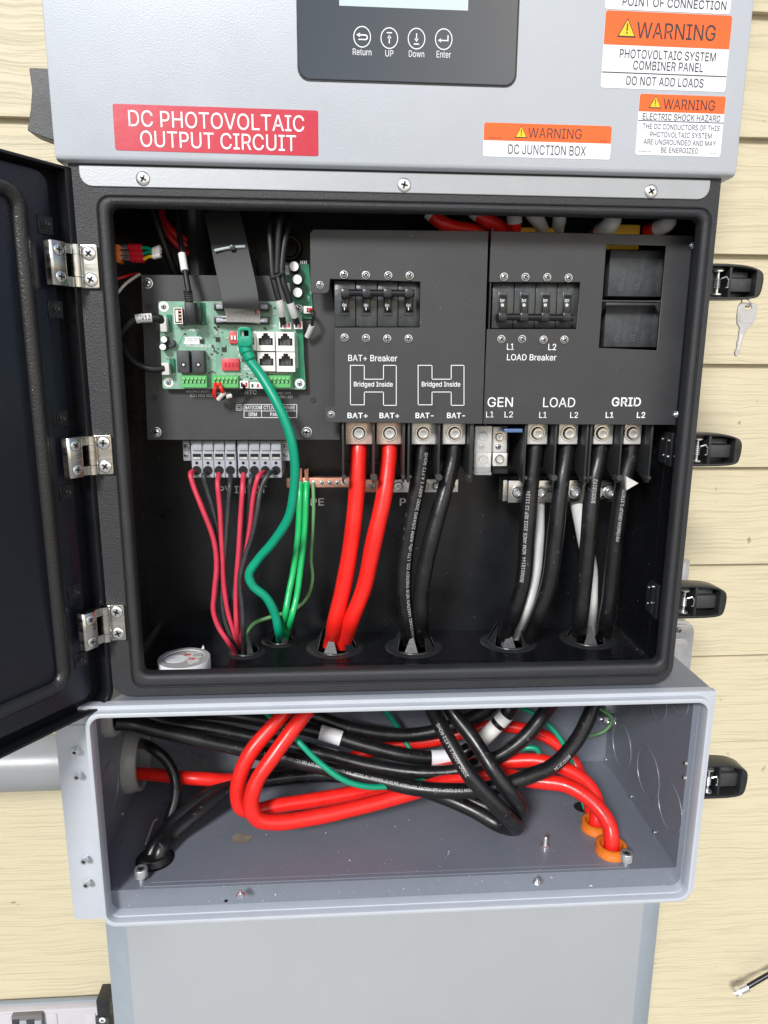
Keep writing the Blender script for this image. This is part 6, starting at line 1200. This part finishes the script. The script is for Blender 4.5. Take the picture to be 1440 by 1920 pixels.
# ================================================================== LOWER CABINET
YL = -.200
lc = thing('lower_cabinet', 'plain grey steel cabinet with slanted edges under the wireway', 'cabinet', at(720, 1800, YL))
def lx(u, v): return at(u, v, YL).x
xa, xb, xc, xd = at(198, 1738, YL+.014).x, lx(236, 1738), lx(1207, 1705), at(1237, 1700, YL+.014).x
MB().prism([(xa, YL+.014), (xb, YL), (xc, YL), (xd, YL+.014), (xd, -.014), (xa, -.014)], -.98, -.5015, fr=lambda a, b, t: (a, b, t)).build('body', 'cabinet_edge', lc, bevel=.0008)
MB().box(xb+.0008, xc-.0008, YL-.0014, YL+.001, -.985, -.505).build('door_panel', 'cabinet_paint', lc, bevel=.0006)
# grey meter box at the lower left corner
YM = -.032
mat('clip_grey', (.16, .15, .15), .45, 0, 500, .2)
x0, x1, z0, z1 = rect(0, 1893, 205, 1990, YM)
mt = thing('meter_box', 'pale grey box with two dark clips at the lower left corner', 'box', ((x0+x1)/2-.1, YM, z1))
MB().box(x0-.30, x1, YM, -.014, z0-.3, z1).build('lid', 'meter_grey', mt, bevel=.003)
MB().box(x0-.30, x1+.002, YM+.010, -.0145, z0-.3, z1+.002).build('base', 'cabinet_edge', mt, bevel=.001)
def mbx(u0, v0, u1, v1, y0, y1, nm, m, bv=.0005, par=mt):
    a, b, c_, d_ = rect(u0, v0, u1, v1, YM); return MB().box(a, b, YM+y0, YM+y1, c_, d_).build(nm, m, par, bevel=bv)
ck = mbx(27, 1897, 84, 1940, -.006, .001, 'clip', 'clip_grey')
for i in range(4): mbx(27+i*14, 1904+(i % 2)*1.5, 40+i*14, 1912+(i % 2)*1.5, -.0075, -.005, 'clip_tooth', 'grey_plastic' if i % 2 else 'relay_body', .0003, ck)
for u0, u1 in ((12, 30), (90, 110), (165, 182)): mbx(u0, 1900, u1, 1960, -.0012, .001, 'rib', 'meter_grey', .0008)
hb_ = mbx(183, 1871, 208, 1902, -.004, .03, 'hasp', 'black_plastic', .001); 
mbx(183, 1902.5, 209, 1960, -.005, .01, 'hasp', 'relay_body', .001)
screw(mt, at(192, 1913, YM-.005), NF, .0045, 'flat', 'screw', 'white_plastic')
# coax lead
cxp = [at(1362, 1868, -.035), at(1400, 1850, -.035), at(1440, 1828, -.036), at(1500, 1795, -.04)]
o, P = MB().tube(catmull([at(1395, 1854, -.035), cxp[2], cxp[3]], 8), .0036, 14).build('coax_cable', 'black_cable'), None
tag(o, 'black coaxial cable end with a metal connector at the lower right', 'cable')
ax = (at(1369, 1866, -.035)-at(1400, 1851, -.035)).normalized(); b0 = at(1402, 1850.5, -.035)
MB().lathe(b0, ax, [(.0062, 0), (.0062, .002), (.0056, .0022), (.0056, .0125), (.005, .013)], 20).build('connector_shell', 'steel', o)
MB().lathe(b0+ax*.0125, ax, [(.0066, 0), (.0068, .001), (.0068, .0055), (.0055, .006)], 6).build('connector_nut', 'steel', o)
MB().lathe(b0+ax*.0180, ax, [(.0048, 0), (.0048, .0035), (.0032, .0036), (.0032, .001)], 18).build('connector_ferrule', 'zinc', o)
# cast conduit body behind the enclosure on the right
cb = thing('conduit_elbow', 'cast aluminium conduit body with a gasketed cover behind the enclosure', 'conduit body', at(1280, 1200, -.10))
x0, x1, z0, z1 = rect(1235, 1165, 1297, 1290, -.10)
MB().prism(rrect(x0, x1, z0, z1, .015, 8), -.100, -.045).build('body', 'cast_aluminium', cb, bevel=.002)
MB().prism(rrect(x0+.003, x1-.003, z0, z1-.003, .013, 8), -.1035, -.0995).build('cover', 'cast_aluminium', cb, bevel=.0012)
MB().prism(rrect(x0+.006, x1-.0095, z0, z1-.019, .009, 8), -.1070, -.1030).build('raised_boss', 'cast_aluminium', cb, bevel=.0015)
screw(cb, at(1273, 1181, -.1035), NF, .0042, 'pan', 'screw', 'zinc')
a = at(1272, 1095, -.07); MB().cyl((a.x, -.07, z1-.004), (a.x, -.07, a.z+.03), .0105, 20).build('pipe', 'cast_aluminium', cb)
